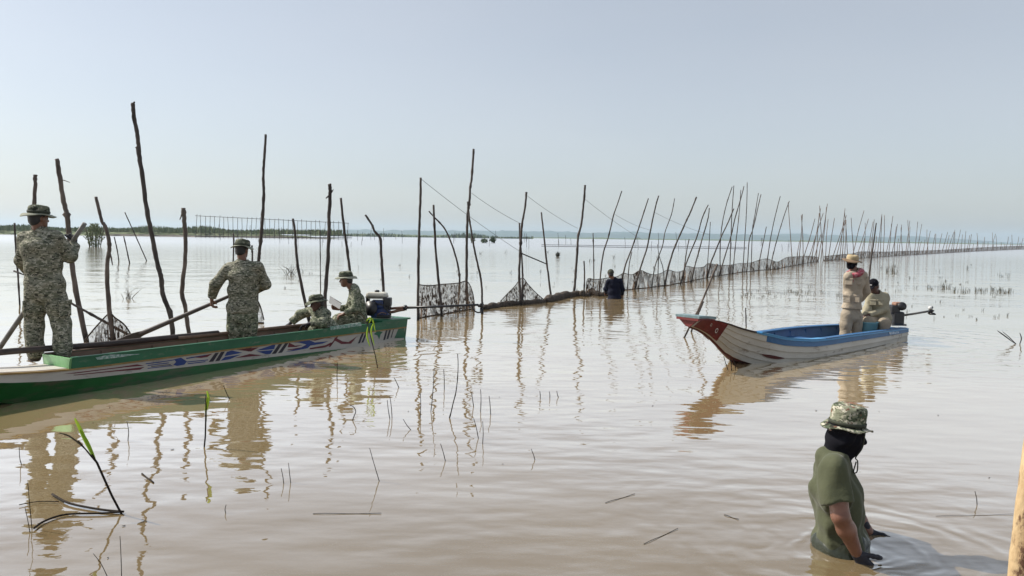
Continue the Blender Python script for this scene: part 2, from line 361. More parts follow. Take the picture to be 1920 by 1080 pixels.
# ------------------------------------------------------------------ boat paint and woods
M['b_green'] = paint('green_paint', (0.020, 0.150, 0.070), (0.014, 0.110, 0.052), 0.45, 5, (0.4,1,1), bump=0.002, bscale=25, c3=(0.13, 0.20, 0.14), s3=11, lo3=0.55, hi3=0.70)
M['b_green_sun'] = paint('sunlit_green_paint', (0.21, 0.46, 0.20), (0.16, 0.37, 0.15), 0.5, 6, bump=0.002, c3=(0.10, 0.16, 0.12), s3=9, lo3=0.6, hi3=0.7)  # the boat's green with direct sun put into the colour, plus worn spots
M['b_green_dk'] = paint('bottom_green_paint', (0.010, 0.115, 0.020), (0.006, 0.070, 0.014), 0.40, 4, (0.3,1,1), bump=0.002, c3=(0.085, 0.085, 0.05), s3=7, lo3=0.54, hi3=0.70)
M['b_white'] = paint('weathered_white_paint', (0.62, 0.585, 0.53), (0.50, 0.465, 0.415), 0.6, 5, (0.35,1,1), bump=0.002, bscale=30, c3=(0.24, 0.20, 0.165), s3=8, lo3=0.57, hi3=0.70)
M['b_yellow'] = paint('ochre_paint', (0.36, 0.25, 0.09), (0.26, 0.15, 0.06), 0.6, 12)
M['b_blue_d'] = paint('deep_blue_paint', (0.026, 0.062, 0.25), (0.018, 0.042, 0.17), 0.5, 12, c3=(0.30, 0.29, 0.27), s3=40, lo3=0.66, hi3=0.72)
M['b_red_d'] = paint('dark_red_paint', (0.165, 0.022, 0.030), (0.105, 0.015, 0.022), 0.5, 12, c3=(0.30, 0.29, 0.27), s3=40, lo3=0.66, hi3=0.72)
M['b_ink'] = paint('black_paint', (0.020, 0.016, 0.026), None, 0.5, 12)
M['b_mark'] = paint('worn_white_lettering', (0.52, 0.60, 0.58), (0.16, 0.32, 0.26), 0.6, 30, lo=0.42, hi=0.55)
M['b_mark2'] = paint('worn_white_lettering_on_blue', (0.55, 0.62, 0.70), (0.10, 0.24, 0.42), 0.6, 30, lo=0.45, hi=0.56)
M['wood'] = paint('boat_wood', (0.21, 0.145, 0.10), (0.12, 0.080, 0.055), 0.75, 7, (0.3,1,1), bump=0.003, bscale=30)
M['wood_dk'] = paint('dark_wet_wood', (0.055, 0.038, 0.034), (0.025, 0.018, 0.016), 0.6, 10, (0.3,1,1), bump=0.003)
M['oarwood'] = paint('oar_wood', (0.085, 0.066, 0.060), (0.045, 0.034, 0.032), 0.6, 10, (0.5,1,1))
M['oargrey'] = paint('grey_oar_handle', (0.27, 0.26, 0.24), (0.17, 0.16, 0.15), 0.6, 12)
M['w_white'] = paint('old_white_hull_paint', (0.70, 0.66, 0.59), (0.57, 0.53, 0.46), 0.65, 4, (0.4,1,1), bump=0.003, bscale=22, c3=(0.24, 0.175, 0.125), s3=7, lo3=0.58, hi3=0.70)
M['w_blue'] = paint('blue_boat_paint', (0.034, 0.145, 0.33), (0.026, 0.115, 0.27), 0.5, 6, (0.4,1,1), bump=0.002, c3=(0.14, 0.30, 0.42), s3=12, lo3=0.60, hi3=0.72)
M['w_blue_sun'] = paint('sunlit_blue_boat_paint', (0.10, 0.36, 0.66), (0.07, 0.29, 0.56), 0.5, 6, (0.4,1,1), c3=(0.30, 0.45, 0.55), s3=14, lo3=0.62, hi3=0.72)  # boat blue brightened in colour to stand for sun on the boards
M['w_navy'] = paint('inner_navy_paint', (0.028, 0.115, 0.29), (0.022, 0.090, 0.23), 0.5, 6)
M['w_red'] = paint('bow_red_paint', (0.20, 0.028, 0.026), (0.13, 0.020, 0.020), 0.55, 9, bump=0.003, c3=(0.24, 0.16, 0.12), s3=10, lo3=0.62, hi3=0.70)
M['w_rust'] = paint('dark_red_patch', (0.13, 0.028, 0.024), (0.08, 0.022, 0.020), 0.7, 9)
M['w_teal'] = paint('grey_teal_paint', (0.24, 0.34, 0.36), (0.14, 0.21, 0.23), 0.6, 14, (0.5,1,1), c3=(0.45, 0.45, 0.42), s3=20)
M['metal'] = paint('dull_steel', (0.16, 0.155, 0.15), (0.08, 0.075, 0.07), 0.45, 15)
M['dkmetal'] = paint('oily_dark_metal', (0.025, 0.024, 0.028), (0.012, 0.012, 0.014), 0.4, 15)
M['eng_blue'] = paint('engine_blue', (0.018, 0.050, 0.22), (0.010, 0.026, 0.10), 0.35, 12, c3=(0.02, 0.02, 0.03), s3=20, lo3=0.56, hi3=0.62)
M['eng_white'] = paint('tank_cream', (0.62, 0.60, 0.52), (0.50, 0.48, 0.41), 0.4, 10)
M['copper'] = paint('rusty_pipe', (0.36, 0.20, 0.13), (0.20, 0.10, 0.07), 0.5, 14)
M['bucket'] = paint('pale_blue_plastic', (0.20, 0.42, 0.48), (0.16, 0.35, 0.41), 0.4, 6)
M['foam'] = paint('white_foam', (0.80, 0.80, 0.78), None, 0.6)
M['board'] = paint('white_board', (0.66, 0.66, 0.66), (0.56, 0.56, 0.55), 0.5, 8, c3=(0.12, 0.10, 0.10), s3=30, lo3=0.62, hi3=0.66)

def frange(a, b, n): return [a+(b-a)*i/(n-1) for i in range(n)]

# ------------------------------------------------------------------ long green and white boat
B1A, B1B = W(0, 765), W(759, 634.5)                 # near waterline, bow-side point and stern corner
ex = (B1A-B1B).normalized(); ey = Vector((-ex.y, ex.x, 0))
if ey.y < 0: ey = -ey
HB, KF, ZS = 0.26, 0.14, 0.305                     # half beam, flare, sheer height at the stern
B1O = B1B + ey*(HB-KF*ZS)
b1 = empty('long_boat', (0, 0, 0), 'long green and white wooden boat with painted side carrying four camouflaged men', 'boat')
b1.location = B1O; b1.rotation_euler = (0, 0, math.atan2(ex.y, ex.x))
# local axes of the boat: x from stern to bow, y side; the near side is y*SG
Rz = Matrix.Rotation(-math.atan2(ex.y, ex.x), 3, 'Z')
SG = -1 if (Rz @ ey).y > 0 else 1
def L1(p): return Rz @ (Vector(p)-B1O)
B1LEN = 7.9
def hb(s): return HB if s < 5.3 else HB*(1-((s-5.3)/2.7)**2*0.92)
def zs(s): return ZS + 0.0155*min(s, 6.0) + (0 if s < 5.2 else 0.22*((s-5.2)/2)**2)
def zw(s):                                          # lower edge of the white plank, the boat sits deeper at the stern
    return -0.062 + 0.040*min(s, 5.6) + (0.36*((s-5.2)/2)**2 if s > 5.2 else 0)
def side(s, z, sgn, out=0.0):
    return Vector((s, sgn*(hb(s)-KF*(zs(s)-z)+out), z))
SS = frange(0.0, B1LEN, 34)
def b1strip(name, zlo, zhi, out, th, mat, sgn, s0=0.0, s1=B1LEN, n=30):
    S = frange(s0, s1, n)
    A = [side(s, zlo(s), sgn, out) for s in S]; B = [side(s, zhi(s), sgn, out) for s in S]
    return MB().strip(A, B, [Vector((0, -sgn*th, 0))]*n).build(name, mat, b1, smooth=False)
S_FRONT = L1(W(88, 684, 0.28)).x                    # where the raised side board ends towards the bow
for sgn in (SG, -SG):
    b1strip('side_plank', zw, lambda s: zs(s)-0.118, 0.0, 0.022, M['b_white'], sgn)
    b1strip('rub_rail', lambda s: zs(s)-0.124, lambda s: zs(s)-0.106, 0.012, 0.034, M['b_yellow'], sgn)
    b1strip('washboard', lambda s: zs(s)-0.106, lambda s: zs(s), 0.004, 0.026, M['b_green'], sgn, 0.0, S_FRONT)
    b1strip('gunwale_cap', lambda s: zs(s)+0.001, lambda s: zs(s)+0.014, 0.012, 0.048, M['b_green'] if sgn == SG else M['wood'], sgn, 0.0, S_FRONT)
    b1strip('inner_plank', lambda s: -0.10, lambda s: zs(s)-0.004, -0.026, 0.012, M['wood'], sgn, 0.05, S_FRONT-0.02)
# bottom
v = []; f = []; prof = []
for i, s in enumerate(SS):
    h = hb(s); zc = -0.17 + (0.38*((s-4.6)/2.0)**2 if s > 4.6 else 0); ch = 0.80-0.60*max(0, (s-4.4)/3.5); zwv = zw(s)+0.004
    row = [side(s, zwv, 1, 0.003), Vector((s, h*ch, zc)), Vector((s, 0, zc-0.02)), Vector((s, -h*ch, zc)), side(s, zwv, -1, 0.003)]
    row += [Vector((q.x, q.y*0.94, q.z+0.02)) for q in reversed(row)]
    v += row
n = 10
for i in range(len(SS)-1):
    for k in range(n): f.append((i*n+k, i*n+(k+1) % n, (i+1)*n+(k+1) % n, (i+1)*n+k))
f += [tuple(range(n)), tuple(reversed(range((len(SS)-1)*n, len(SS)*n)))]
mb = MB(); mb.add(v, f); mb.build('hull_bottom', M['b_green_dk'], b1, smooth=False)
# transom and its corner panels, stern deck
mb = MB(); mb.hexa([Vector((-0.012, -hb(0)+0.06, -0.16)), Vector((0.02, -hb(0)+0.06, -0.16)), Vector((-0.012, hb(0)-0.06, -0.16)), Vector((0.02, hb(0)-0.06, -0.16)),
                    Vector((-0.012, -hb(0)-0.004, ZS-0.002)), Vector((0.02, -hb(0)-0.004, ZS-0.002)), Vector((-0.012, hb(0)+0.004, ZS-0.002)), Vector((0.02, hb(0)+0.004, ZS-0.002))]); mb.build('transom', M['b_green'], b1, smooth=False)
mb = MB(); mb.hexa([Vector((-0.06, -hb(0)-0.03, ZS+0.016)), Vector((0.62, -hb(0.6)-0.0, ZS+0.016)), Vector((-0.06, hb(0)+0.03, ZS+0.016)), Vector((0.62, hb(0.6), ZS+0.016)),
                    Vector((-0.06, -hb(0)-0.03, ZS+0.042)), Vector((0.62, -hb(0.6)-0.0, ZS+0.042)), Vector((-0.06, hb(0)+0.03, ZS+0.042)), Vector((0.62, hb(0.6), ZS+0.042))]); mb.build('stern_deck', M['b_green'], b1, smooth=False)
# floor boards, ribs, benches
for k in range(5):
    y = -0.15+0.075*k
    MB().box((S_FRONT/2+0.2, y, -0.035), S_FRONT-0.6, 0.070, 0.018).build('floor_board', M['wood'], b1, smooth=False, bevel=0.003)
for k in range(8):
    s = 0.5+k*0.62
    if s > S_FRONT-0.3: break
    mb = MB(); A = [side(s, z, 1, -0.040) for z in (zs(s)-0.02, 0.15, -0.05)] + [Vector((s, 0.11, -0.06)), Vector((s, -0.11, -0.06))] + [side(s, z, -1, -0.040) for z in (-0.05, 0.15, zs(s)-0.02)]
    mb.tube(A, 0.020, 6).build('rib', M['wood'], b1, smooth=False)
for s in (0.86, 2.30, 3.75):
    MB().box((s, 0, zs(s)-0.13), 0.22, 2*HB-0.11, 0.028).build('bench', M['b_green'] if s < 1 else M['wood'], b1, smooth=False, bevel=0.004)
# fore part: deck boards, cross panel with sunlight put into its green, foredeck
for k in range(4):
    MB().box((S_FRONT-0.14-0.165*k, 0, 0.29), 0.160, 2*HB-0.16, 0.024).build('deck_board', M['wood'], b1, smooth=False, bevel=0.003)
mb = MB(); hbF = hb(S_FRONT)
mb.hexa([Vector((S_FRONT+0.002, -hbF+0.02, zs(S_FRONT)-0.108)), Vector((S_FRONT+0.026, -hbF+0.02, zs(S_FRONT)-0.108)), Vector((S_FRONT+0.002, hbF-0.02, zs(S_FRONT)-0.108)), Vector((S_FRONT+0.026, hbF-0.02, zs(S_FRONT)-0.108)),
         Vector((S_FRONT+0.002, -hbF-0.004, zs(S_FRONT)+0.004)), Vector((S_FRONT+0.026, -hbF-0.004, zs(S_FRONT)+0.004)), Vector((S_FRONT+0.002, hbF+0.004, zs(S_FRONT)+0.004)), Vector((S_FRONT+0.026, hbF+0.004, zs(S_FRONT)+0.004))])
mb.build('cross_panel', M['b_green_sun'], b1, smooth=False)
for k in range(5):
    w = 0.082; yk = -0.212+0.0855*k
    S = frange(S_FRONT+0.03, B1LEN-0.35, 8)
    A = [Vector((s, yk*hb(s)/HB, zs(s)-0.100)) for s in S]; B = [Vector((s, (yk+w)*hb(s)/HB, zs(s)-0.100)) for s in S]
    MB().strip(A, B, (0, 0, -0.02)).build('foredeck_board', M['b_white'], b1, smooth=False)
mb = MB(); mb.box((B1LEN+0.02, 0, zs(B1LEN)-0.10), 0.08, 2*hb(B1LEN)+0.06, 0.30); mb.build('stem_block', M['b_green'], b1, smooth=False)

# painted ornament on the near side plank
pn = -(ey + Vector((0, 0, KF)).normalized()*0.0)
pl0 = B1O + (Rz.transposed() @ side(1.0, 0.1, SG, 0.0)); pl1 = B1O + (Rz.transposed() @ side(3.0, 0.1, SG, 0.0)); pl2 = B1O + (Rz.transposed() @ side(2.0, 0.26, SG, 0.0))
PN = (pl1-pl0).cross(pl2-pl0).normalized()
if PN.dot(ey) > 0: PN = -PN
def c1(x, y): return (140+x/6, 620+y/6)
def c2(x, y): return (440+x*0.17708, 580+y*0.17708)
def decal(name, pts, mat, off=0.003):
    q = [L1(onplane(x, y, pl0, PN) + PN*off) for x, y in pts]
    n = len(q); back = [p - (Rz @ PN)*(off-0.0005) for p in q]
    mb = MB(); mb.add(q+back, [tuple(range(n))]+[tuple(reversed(range(n, 2*n)))]+[(i, (i+1) % n, n+(i+1) % n, n+i) for i in range(n)])
    return mb.build(name, mat, b1, smooth=False)
def band(cf, line, w): # thick line -> polygon in crop units
    L = [Vector((x, y)) for x, y in line]; up = []; dn = []
    for i, p in enumerate(L):
        t = (L[min(i+1, len(L)-1)]-L[max(i-1, 0)]).normalized(); nn = Vector((-t.y, t.x))*w/2
        up.append(p+nn); dn.append(p-nn)
    return [cf(p.x, p.y) for p in up] + [cf(p.x, p.y) for p in reversed(dn)]
BL, RD, IK = M['b_blue_d'], M['b_red_d'], M['b_ink']
D = [(c1, [(-120,484),(0,470),(480,412),(700,378),(780,392),(560,412),(0,481)], RD), (c1, [(-20,498),(400,452),(785,408),(735,437),(450,458),(0,503)], RD),
     (c1, [(1118,322),(1195,303),(1262,345),(1232,382),(1150,396),(1108,384),(1142,352)], BL),
     (c1, [(1330,300),(1550,258),(1490,296),(1420,306)], RD),
     (c1, [(1580,252),(1622,246),(1558,346),(1508,352)], IK), (c1, [(1645,240),(1688,234),(1628,338),(1580,344)], IK),
     (c1, [(1712,238),(1770,222),(1885,248),(1686,286)], BL), (c1, [(1690,296),(1868,268),(1740,322),(1640,338)], BL),
     (c1, [(1860,210),(1990,190),(1960,235)], RD),
     (c2, [(15,428),(255,402),(172,446)], RD), (c2, [(0,516),(158,472),(300,486),(40,512)], RD),
     (c2, [(225,436),(432,366),(418,420),(340,428)], BL), (c2, [(235,446),(408,430),(376,472),(330,474)], BL),
     (c2, [(468,366),(508,358),(436,468),(392,474)], IK), (c2, [(536,356),(572,350),(500,458),(458,464)], IK),
     (c2, [(575,352),(640,384),(720,378),(650,398),(560,402)], RD),
     (c2, [(600,348),(780,322),(850,350),(990,338),(930,362),(800,384),(770,412),(610,442),(540,450),(700,405),(760,372),(680,352)], BL),
     (c2, [(790,324),(955,288),(1045,312),(1000,306),(950,308),(850,332)], RD), (c2, [(790,410),(960,380),(1020,350),(1040,362),(960,402),(800,424)], RD),
     (c2, [(1062,296),(1140,338),(1205,346),(1292,288),(1232,362),(1130,368),(1050,326)], RD),
     (c2, [(1100,262),(1112,266),(1010,398),(994,396)], RD),
     (c2, [(1366,206),(1388,204),(1326,358),(1304,360)], IK), (c2, [(1402,200),(1420,198),(1362,350),(1342,352)], IK),
     (c2, [(1616,164),(1634,162),(1592,322),(1572,326)], IK), (c2, [(1652,158),(1672,156),(1626,312),(1606,316)], IK),
     (c2, [(1488,200),(1530,230),(1568,240),(1545,262),(1530,316),(1510,276),(1470,262),(1500,240)], M['b_green']),
     (c2, [(1758,150),(1795,128),(1800,300),(1690,306)], M['b_green'])]
for cf, pts, m in D: decal('painted_ornament', [cf(x, y) for x, y in pts], m)
for cf, ln, w, m in [(c1, [(800,372),(1060,338),(1125,326)], 9, BL), (c1, [(820,392),(1060,362)], 8, BL), (c1, [(820,424),(1090,392)], 8, BL), (c1, [(860,404),(1080,380)], 7, IK),
                     (c1, [(1255,312),(1480,276)], 12, BL), (c1, [(1262,352),(1500,328)], 9, BL), (c1, [(1270,372),(1470,348)], 9, BL),
                     (c2, [(560,430),(720,404),(760,388)], 10, RD), (c2, [(1330,300),(1390,180)], 8, IK), (c2, [(1700,150),(1655,300)], 8, IK)]:
    decal('painted_line', band(cf, ln, w), m)
for pts in ([(178,670),(205,664.5),(262,663.5),(232,668),(212,671),(182,674)],):
    decal('lettering', pts, M['b_mark'], 0.012)
decal('lettering', [(618,612.5),(676,604.5),(677,610.5),(619,618.5)], M['b_mark'], 0.012)

# long spars lying along the far gunwale
def lb1(s, y, z): return B1O + (Rz.transposed() @ Vector((s, y*(-SG), z)))   # y>0 : far side
sp = MB().tube(smoothline([lb1(7.4, 0.36, 0.455), lb1(6.0, 0.26, zs(6)+0.035), lb1(4.9, 0.22, zs(4.9)+0.05), lb1(4.0, 0.22, zs(4)+0.047), lb1(3.3, 0.215, zs(3.3)+0.045)], 6), 0.034, 8)
tag(sp.build('wooden_spar', M['wood_dk']), 'dark wet wooden spar laid along the far gunwale of the long boat', 'spar')
sp = MB().tube(smoothline([lb1(3.9, 0.185, zs(3.9)+0.034), lb1(2.6, 0.20, zs(2.6)+0.034), lb1(1.3, 0.205, zs(1.3)+0.034)], 5), 0.022, 8)
tag(sp.build('wooden_spar', M['wood']), 'pale brown bamboo length on the far gunwale beside the two seated men', 'spar')

# ------------------------------------------------------------------ engine of the long boat
def gp(x, y, D): return P(x, y, D)
DE = lb1(0.30, 0.05, 0).y
eng0 = lb1(0.36, 0.05, ZS+0.042)
e = empty('longtail_engine', eng0, 'blue petrol engine with cream tank and long tail shaft on the stern deck', 'engine')
rx = Vector((1, 0, 0)); S1 = DE/FPX
def E(x, y, dz=0.0): return P(x, y, DE+dz) - eng0
MB().box(E(711, 596.5), 0.42, 0.22, 0.030).build('mount_plate', M['eng_white'], e, smooth=False, bevel=0.004)
MB().box(E(714, 585), 0.30, 0.24, 0.19).build('crankcase', M['eng_blue'], e, bevel=0.03)
MB().box(E(709, 570, -0.03), 0.20, 0.22, 0.13).build('cylinder_cowl', M['eng_blue'], e, bevel=0.02)
mb = MB(); Mr = Matrix.Rotation(math.radians(80), 3, 'X') @ Matrix.Rotation(math.radians(-20), 3, 'Y')
mb.lathe([(0.02, 0), (0.10, 0.004), (0.12, 0.03), (0.12, 0.07)], E(697, 579, -0.17), Mr, 20); rc_ = mb.build('recoil_starter', M['dkmetal'], e)
MB().lathe([(0.034, -0.012), (0.034, -0.002)], E(697, 579, -0.172), Mr, 14).build('hub_cap', M['metal'], rc_)
tk = MB().box(E(707, 553.5), 0.34, 0.24, 0.105).build('fuel_tank', M['eng_white'], e, bevel=0.045)
MB().lathe([(0.036, 0), (0.040, 0.006), (0.038, 0.028), (0.02, 0.034)], E(707, 547.5), None, 14).build('filler_cap', M['dkmetal'], e)
MB().box(E(707, 556), 0.346, 0.246, 0.010).build('tank_seam', M['metal'], e, smooth=False)
MB().box(E(727, 566, -0.06), 0.12, 0.16, 0.14).build('air_filter', M['dkmetal'], e, bevel=0.015)
for q in range(6): MB().box(E(722+q*1.9, 573, -0.05), 0.008, 0.20, 0.11).build('cooling_fin', M['dkmetal'], e, smooth=False)
MB().tube(smoothline([E(700, 562, -0.14), E(708, 570, -0.16), E(718, 572, -0.15), E(726, 582, -0.14), E(733, 590, -0.10)], 4), 0.011, 6).build('fuel_hose', M['dkmetal'], e)
MB().tube(smoothline([E(708, 590, -0.14), E(716, 586, -0.15), E(724, 588, -0.14)], 4), 0.008, 6).build('governor_rod', M['copper'], e)
MB().box(E(720, 593, -0.08), 0.22, 0.14, 0.05).build('sump', M['dkmetal'], e, bevel=0.012)
MB().box(E(690, 562), 0.05, 0.14, 0.11).build('muffler', M['dkmetal'], e, bevel=0.012)
MB().tube(smoothline([E(726, 586), E(736, 585), E(748, 582), E(760, 580)], 4), [0.024]*12+[0.018], 10).build('exhaust_pipe', M['copper'], e)
MB().tube([E(728, 579), E(764, 576)], 0.022, 10).build('shaft_housing', M['copper'], e)
MB().lathe([(0.045, 0), (0.045, 0.05)], E(757, 577), Matrix.Rotation(math.radians(90), 3, 'Y'), 12).build('clamp', M['dkmetal'], e)
MB().tube([E(760, 577), E(830, 574.5), E(897, 571.5)], [0.022, 0.019, 0.018], 10).build('tail_shaft', M['dkmetal'], e)
mb = MB()
for k in range(3):
    a = k*2.094+0.4; c = E(901, 575); d1 = Vector((0.25, math.cos(a), math.sin(a))).normalized(); t1 = Vector((1, 0.5*math.sin(a), -0.5*math.cos(a))).normalized()*0.035
    q = [c, c+d1*0.05+t1, c+d1*0.115+t1*0.8, c+d1*0.13, c+d1*0.10-t1, c+d1*0.04-t1*0.7]
    nq = Vector((0.3, -1, 0.2)).normalized()*0.004
    mb.add([p-nq for p in q]+[p+nq for p in q], [tuple(range(6)), tuple(range(11, 5, -1))]+[(i, (i+1) % 6, 6+(i+1) % 6, 6+i) for i in range(6)])
mb.lathe([(0.005, 0), (0.026, 0.02), (0.026, 0.07), (0.008, 0.10)], E(895, 573), Matrix.Rotation(math.radians(94), 3, 'Y'), 10)
mb.build('propeller', M['dkmetal'], e)
MB().tube(smoothline([E(884, 572), E(889, 582), E(897, 586), E(905, 583)], 4), 0.012, 8).build('skeg', M['dkmetal'], e)
# ------------------------------------------------------------------ white boat with blue inside
ST, BW = W(1699, 633.5), W(1425, 686.5)
ax = (BW-ST); WL2 = ax.length; ax.normalize(); ay = Vector((-ax.y, ax.x, 0))
if ay.y < 0: ay = -ay
HB2 = 0.52
B2O = ST + ay*0.34
an2 = math.atan2(ax.y, ax.x)
b2 = empty('small_boat', B2O, 'white lapped-plank boat with blue inside and upswept red bow carrying two men in khaki', 'boat'); b2.rotation_euler = (0, 0, an2)
R2 = Matrix.Rotation(-an2, 3, 'Z'); SG2 = -1 if (R2 @ ay).y > 0 else 1
L2 = WL2+1.18
def interp(x, xs, ys): return float(np.interp(x, xs, ys))
k0 = [0, 0.5, 1.5, 2.5, WL2-1.2, WL2-0.5, WL2, WL2+0.35, WL2+0.7, WL2+0.95, L2]
def cr(x, ys):
    # smooth interpolation through the stations
    i = max(j for j in range(len(k0)) if k0[j] <= x+1e-9); i = min(i, len(k0)-2)
    t = (x-k0[i])/(k0[i+1]-k0[i]); p0 = ys[max(i-1, 0)]; p1 = ys[i]; p2 = ys[i+1]; p3 = ys[min(i+2, len(ys)-1)]
    return 0.5*((2*p1)+(p2-p0)*t+(2*p0-5*p1+4*p2-p3)*t*t+(3*p1-p0-3*p2+p3)*t**3)
YG = [0.36, 0.42, 0.50, 0.53, 0.50, 0.42, 0.34, 0.26, 0.19, 0.165, 0.15]        # half beam at the gunwale
ZG = [0.167, 0.19, 0.226, 0.252, 0.266, 0.334, 0.437, 0.522, 0.625, 0.672, 0.686]      # gunwale height
YB = [0.26, 0.32, 0.40, 0.43, 0.40, 0.30, 0.14, 0.035, 0.02, 0.02, 0.02]           # half beam at the bottom
ZB = [-0.10, -0.12, -0.13, -0.13, -0.13, -0.085, 0.02, 0.17, 0.40, 0.52, 0.59]       # bottom height
def h2(s, t, sgn, out=0.0):
    yb, zb, yg, zg = cr(s, YB), cr(s, ZB), cr(s, YG), cr(s, ZG)
    bow = 4*t*(1-t)*0.045*max(0.15, min(1, (WL2+0.2-s)))
    return Vector((s, sgn*(yb+(yg-yb)*t+bow+out), zb+(zg-zb)*(t**1.15)))
S2 = frange(0, L2-0.02, 40)
def strake(name, t0, t1, o0, o1, mat, sgn, s0=0.0, s1=None, th=0.018):
    S = frange(s0, s1 or L2-0.02, 40)
    A = [h2(s, t0(s) if callable(t0) else t0, sgn, o0) for s in S]; B = [h2(s, t1(s) if callable(t1) else t1, sgn, o1) for s in S]
    return MB().strip(A, B, [Vector((0, -sgn*th, 0))]*len(S)).build(name, mat, b2, smooth=False)
for sgn in (SG2, -SG2):
    lv = [0.0, 0.22, 0.43, 0.63, 0.82]
    for k in range(4):
        strake('hull_plank', lv[k], lv[k+1]+0.012, 0.016, 0.0, M['w_white'], sgn)
    strake('sheer_plank', 0.82, 1.0, 0.016, 0.004, M['w_white'], sgn, WL2-0.12)
    strake('sheer_plank', 0.82, 1.0, 0.014, 0.010, M['w_blue'], sgn, 0.0, WL2-0.12)
    strake('gunwale', 0.985, 1.03, 0.024, 0.022, M['w_blue_sun'] if sgn == SG2 else M['w_blue'], sgn, 0.0, WL2+0.10, 0.055)
    strake('inner_lining', 0.05, 0.985, -0.022, -0.020, M['w_navy'], sgn, 0.02, WL2+0.15, 0.008)
    strake('bow_rim', 0.985, 1.035, 0.026, 0.024, M['wood_dk'], sgn, WL2+0.11, WL2+0.86, 0.05)
    strake('bow_cheek', 0.03, 0.985, 0.040, 0.034, M['w_red'], sgn, WL2+0.63, L2-0.03, 0.012)
# wide inner side boards, sunlight put into their blue near the bow
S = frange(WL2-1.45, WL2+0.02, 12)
MB().strip([h2(s, 1.035, SG2, 0.028) for s in S], [h2(s, 1.0, SG2, -0.10)+Vector((0, 0, 0.012)) for s in S], (0, 0, 0.014)).build('side_deck', M['w_blue_sun'], b2, smooth=False)
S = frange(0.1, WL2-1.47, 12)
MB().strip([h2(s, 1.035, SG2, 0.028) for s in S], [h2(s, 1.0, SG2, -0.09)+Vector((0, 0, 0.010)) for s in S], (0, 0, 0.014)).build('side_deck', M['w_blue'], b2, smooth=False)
S = frange(0.1, WL2-0.05, 14)
MB().strip([h2(s, 1.035, -SG2, 0.028) for s in S], [h2(s, 1.0, -SG2, -0.07)+Vector((0, 0, 0.010)) for s in S], (0, 0, 0.014)).build('side_deck', M['w_blue'], b2, smooth=False)
# bottom, transom, decks
v = []; f = []
for s in S2:
    a = h2(s, 0.02, 1, 0.008); b_ = h2(s, 0.02, -1, 0.008); v += [a, Vector((s, 0, a.z-0.02)), b_, b_+Vector((0, 0, 0.02)), Vector((s, 0, a.z+0.0)), a+Vector((0, 0, 0.02))]
for i in range(len(S2)-1):
    for k in range(6): f.append((i*6+k, i*6+(k+1) % 6, (i+1)*6+(k+1) % 6, (i+1)*6+k))
f += [tuple(range(6)), tuple(reversed(range((len(S2)-1)*6, len(S2)*6)))]
MB().add(v, f).build('bottom_plank', M['w_rust'], b2, smooth=False)
a, b_, c, d = h2(0, 0.0, 1), h2(0, 0.0, -1), h2(0, 1.0, 1), h2(0, 1.0, -1)
dx = Vector((-0.03, 0, 0)); MB().hexa([a+dx, a, b_+dx, b_, c+dx, c, d+dx, d]).build('transom', M['w_blue'], b2, smooth=False)
for k in range(3):
    s0 = 0.02+0.17*k
    A = [h2(s0, 1.0, 1, -0.03)+Vector((0, 0, 0.004)), h2(s0+0.16, 1.0, 1, -0.03)+Vector((0, 0, 0.004))]; B = [h2(s0, 1.0, -1, -0.03)+Vector((0, 0, 0.004)), h2(s0+0.16, 1.0, -1, -0.03)+Vector((0, 0, 0.004))]
    MB().strip(A, B, (0, 0, -0.02)).build('stern_board', M['w_blue'], b2, smooth=False)
for k in range(4):
    MB().box((WL2/2-0.2, -0.27+0.18*k, -0.055), WL2-0.9, 0.17, 0.018).build('floor_board', M['w_navy'], b2, smooth=False, bevel=0.003)
for s in (0.85, 2.6):
    MB().box((s, 0, 0.13), 0.20, 2*cr(s, YG)-0.12, 0.026).build('bench', M['w_navy'], b2, smooth=False, bevel=0.004)
for k in range(7):
    s = 0.55+k*0.5; mb = MB()
    mb.tube([h2(s, t, 1, -0.040) for t in (0.95, 0.6, 0.3, 0.08)]+[h2(s, t, -1, -0.040) for t in (0.08, 0.3, 0.6, 0.95)], 0.014, 6).build('rib', M['w_navy'], b2, smooth=False)
# bow plate: broad flat head with teal top board
tipz = cr(L2, ZG)
mb = MB(); S = frange(WL2+0.86, L2+0.03, 5); A = []; B = []
for s in S:
    q = min(s, L2); w = cr(q, YG)+0.030; z = cr(q, ZG)+0.020
    A.append(Vector((s, w, z))); B.append(Vector((s, -w, z)))
mb.strip(A, B, (0, 0, 0.030)).build('bow_head', M['w_teal'], b2, smooth=False)
mb = MB(); A = [p-Vector((0, 0, 0.002)) for p in A]; B = [p-Vector((0, 0, 0.002)) for p in B]
mb.strip([Vector((p.x, p.y*0.93, p.z)) for p in A], [Vector((p.x, p.y*0.93, p.z)) for p in B], (0, 0, -0.030)).build('bow_underboard', M['w_red'], b2, smooth=False)
q0, q1 = h2(L2-0.02, 0.0, 1), h2(L2-0.02, 1.0, 1); q2, q3 = h2(L2-0.02, 0.0, -1), h2(L2-0.02, 1.0, -1); dx = Vector((0.02, 0, 0))
MB().hexa([q0, q0+dx, q2, q2+dx, q1, q1+dx, q3, q3+dx]).build('stem', M['w_red'], b2, smooth=False)
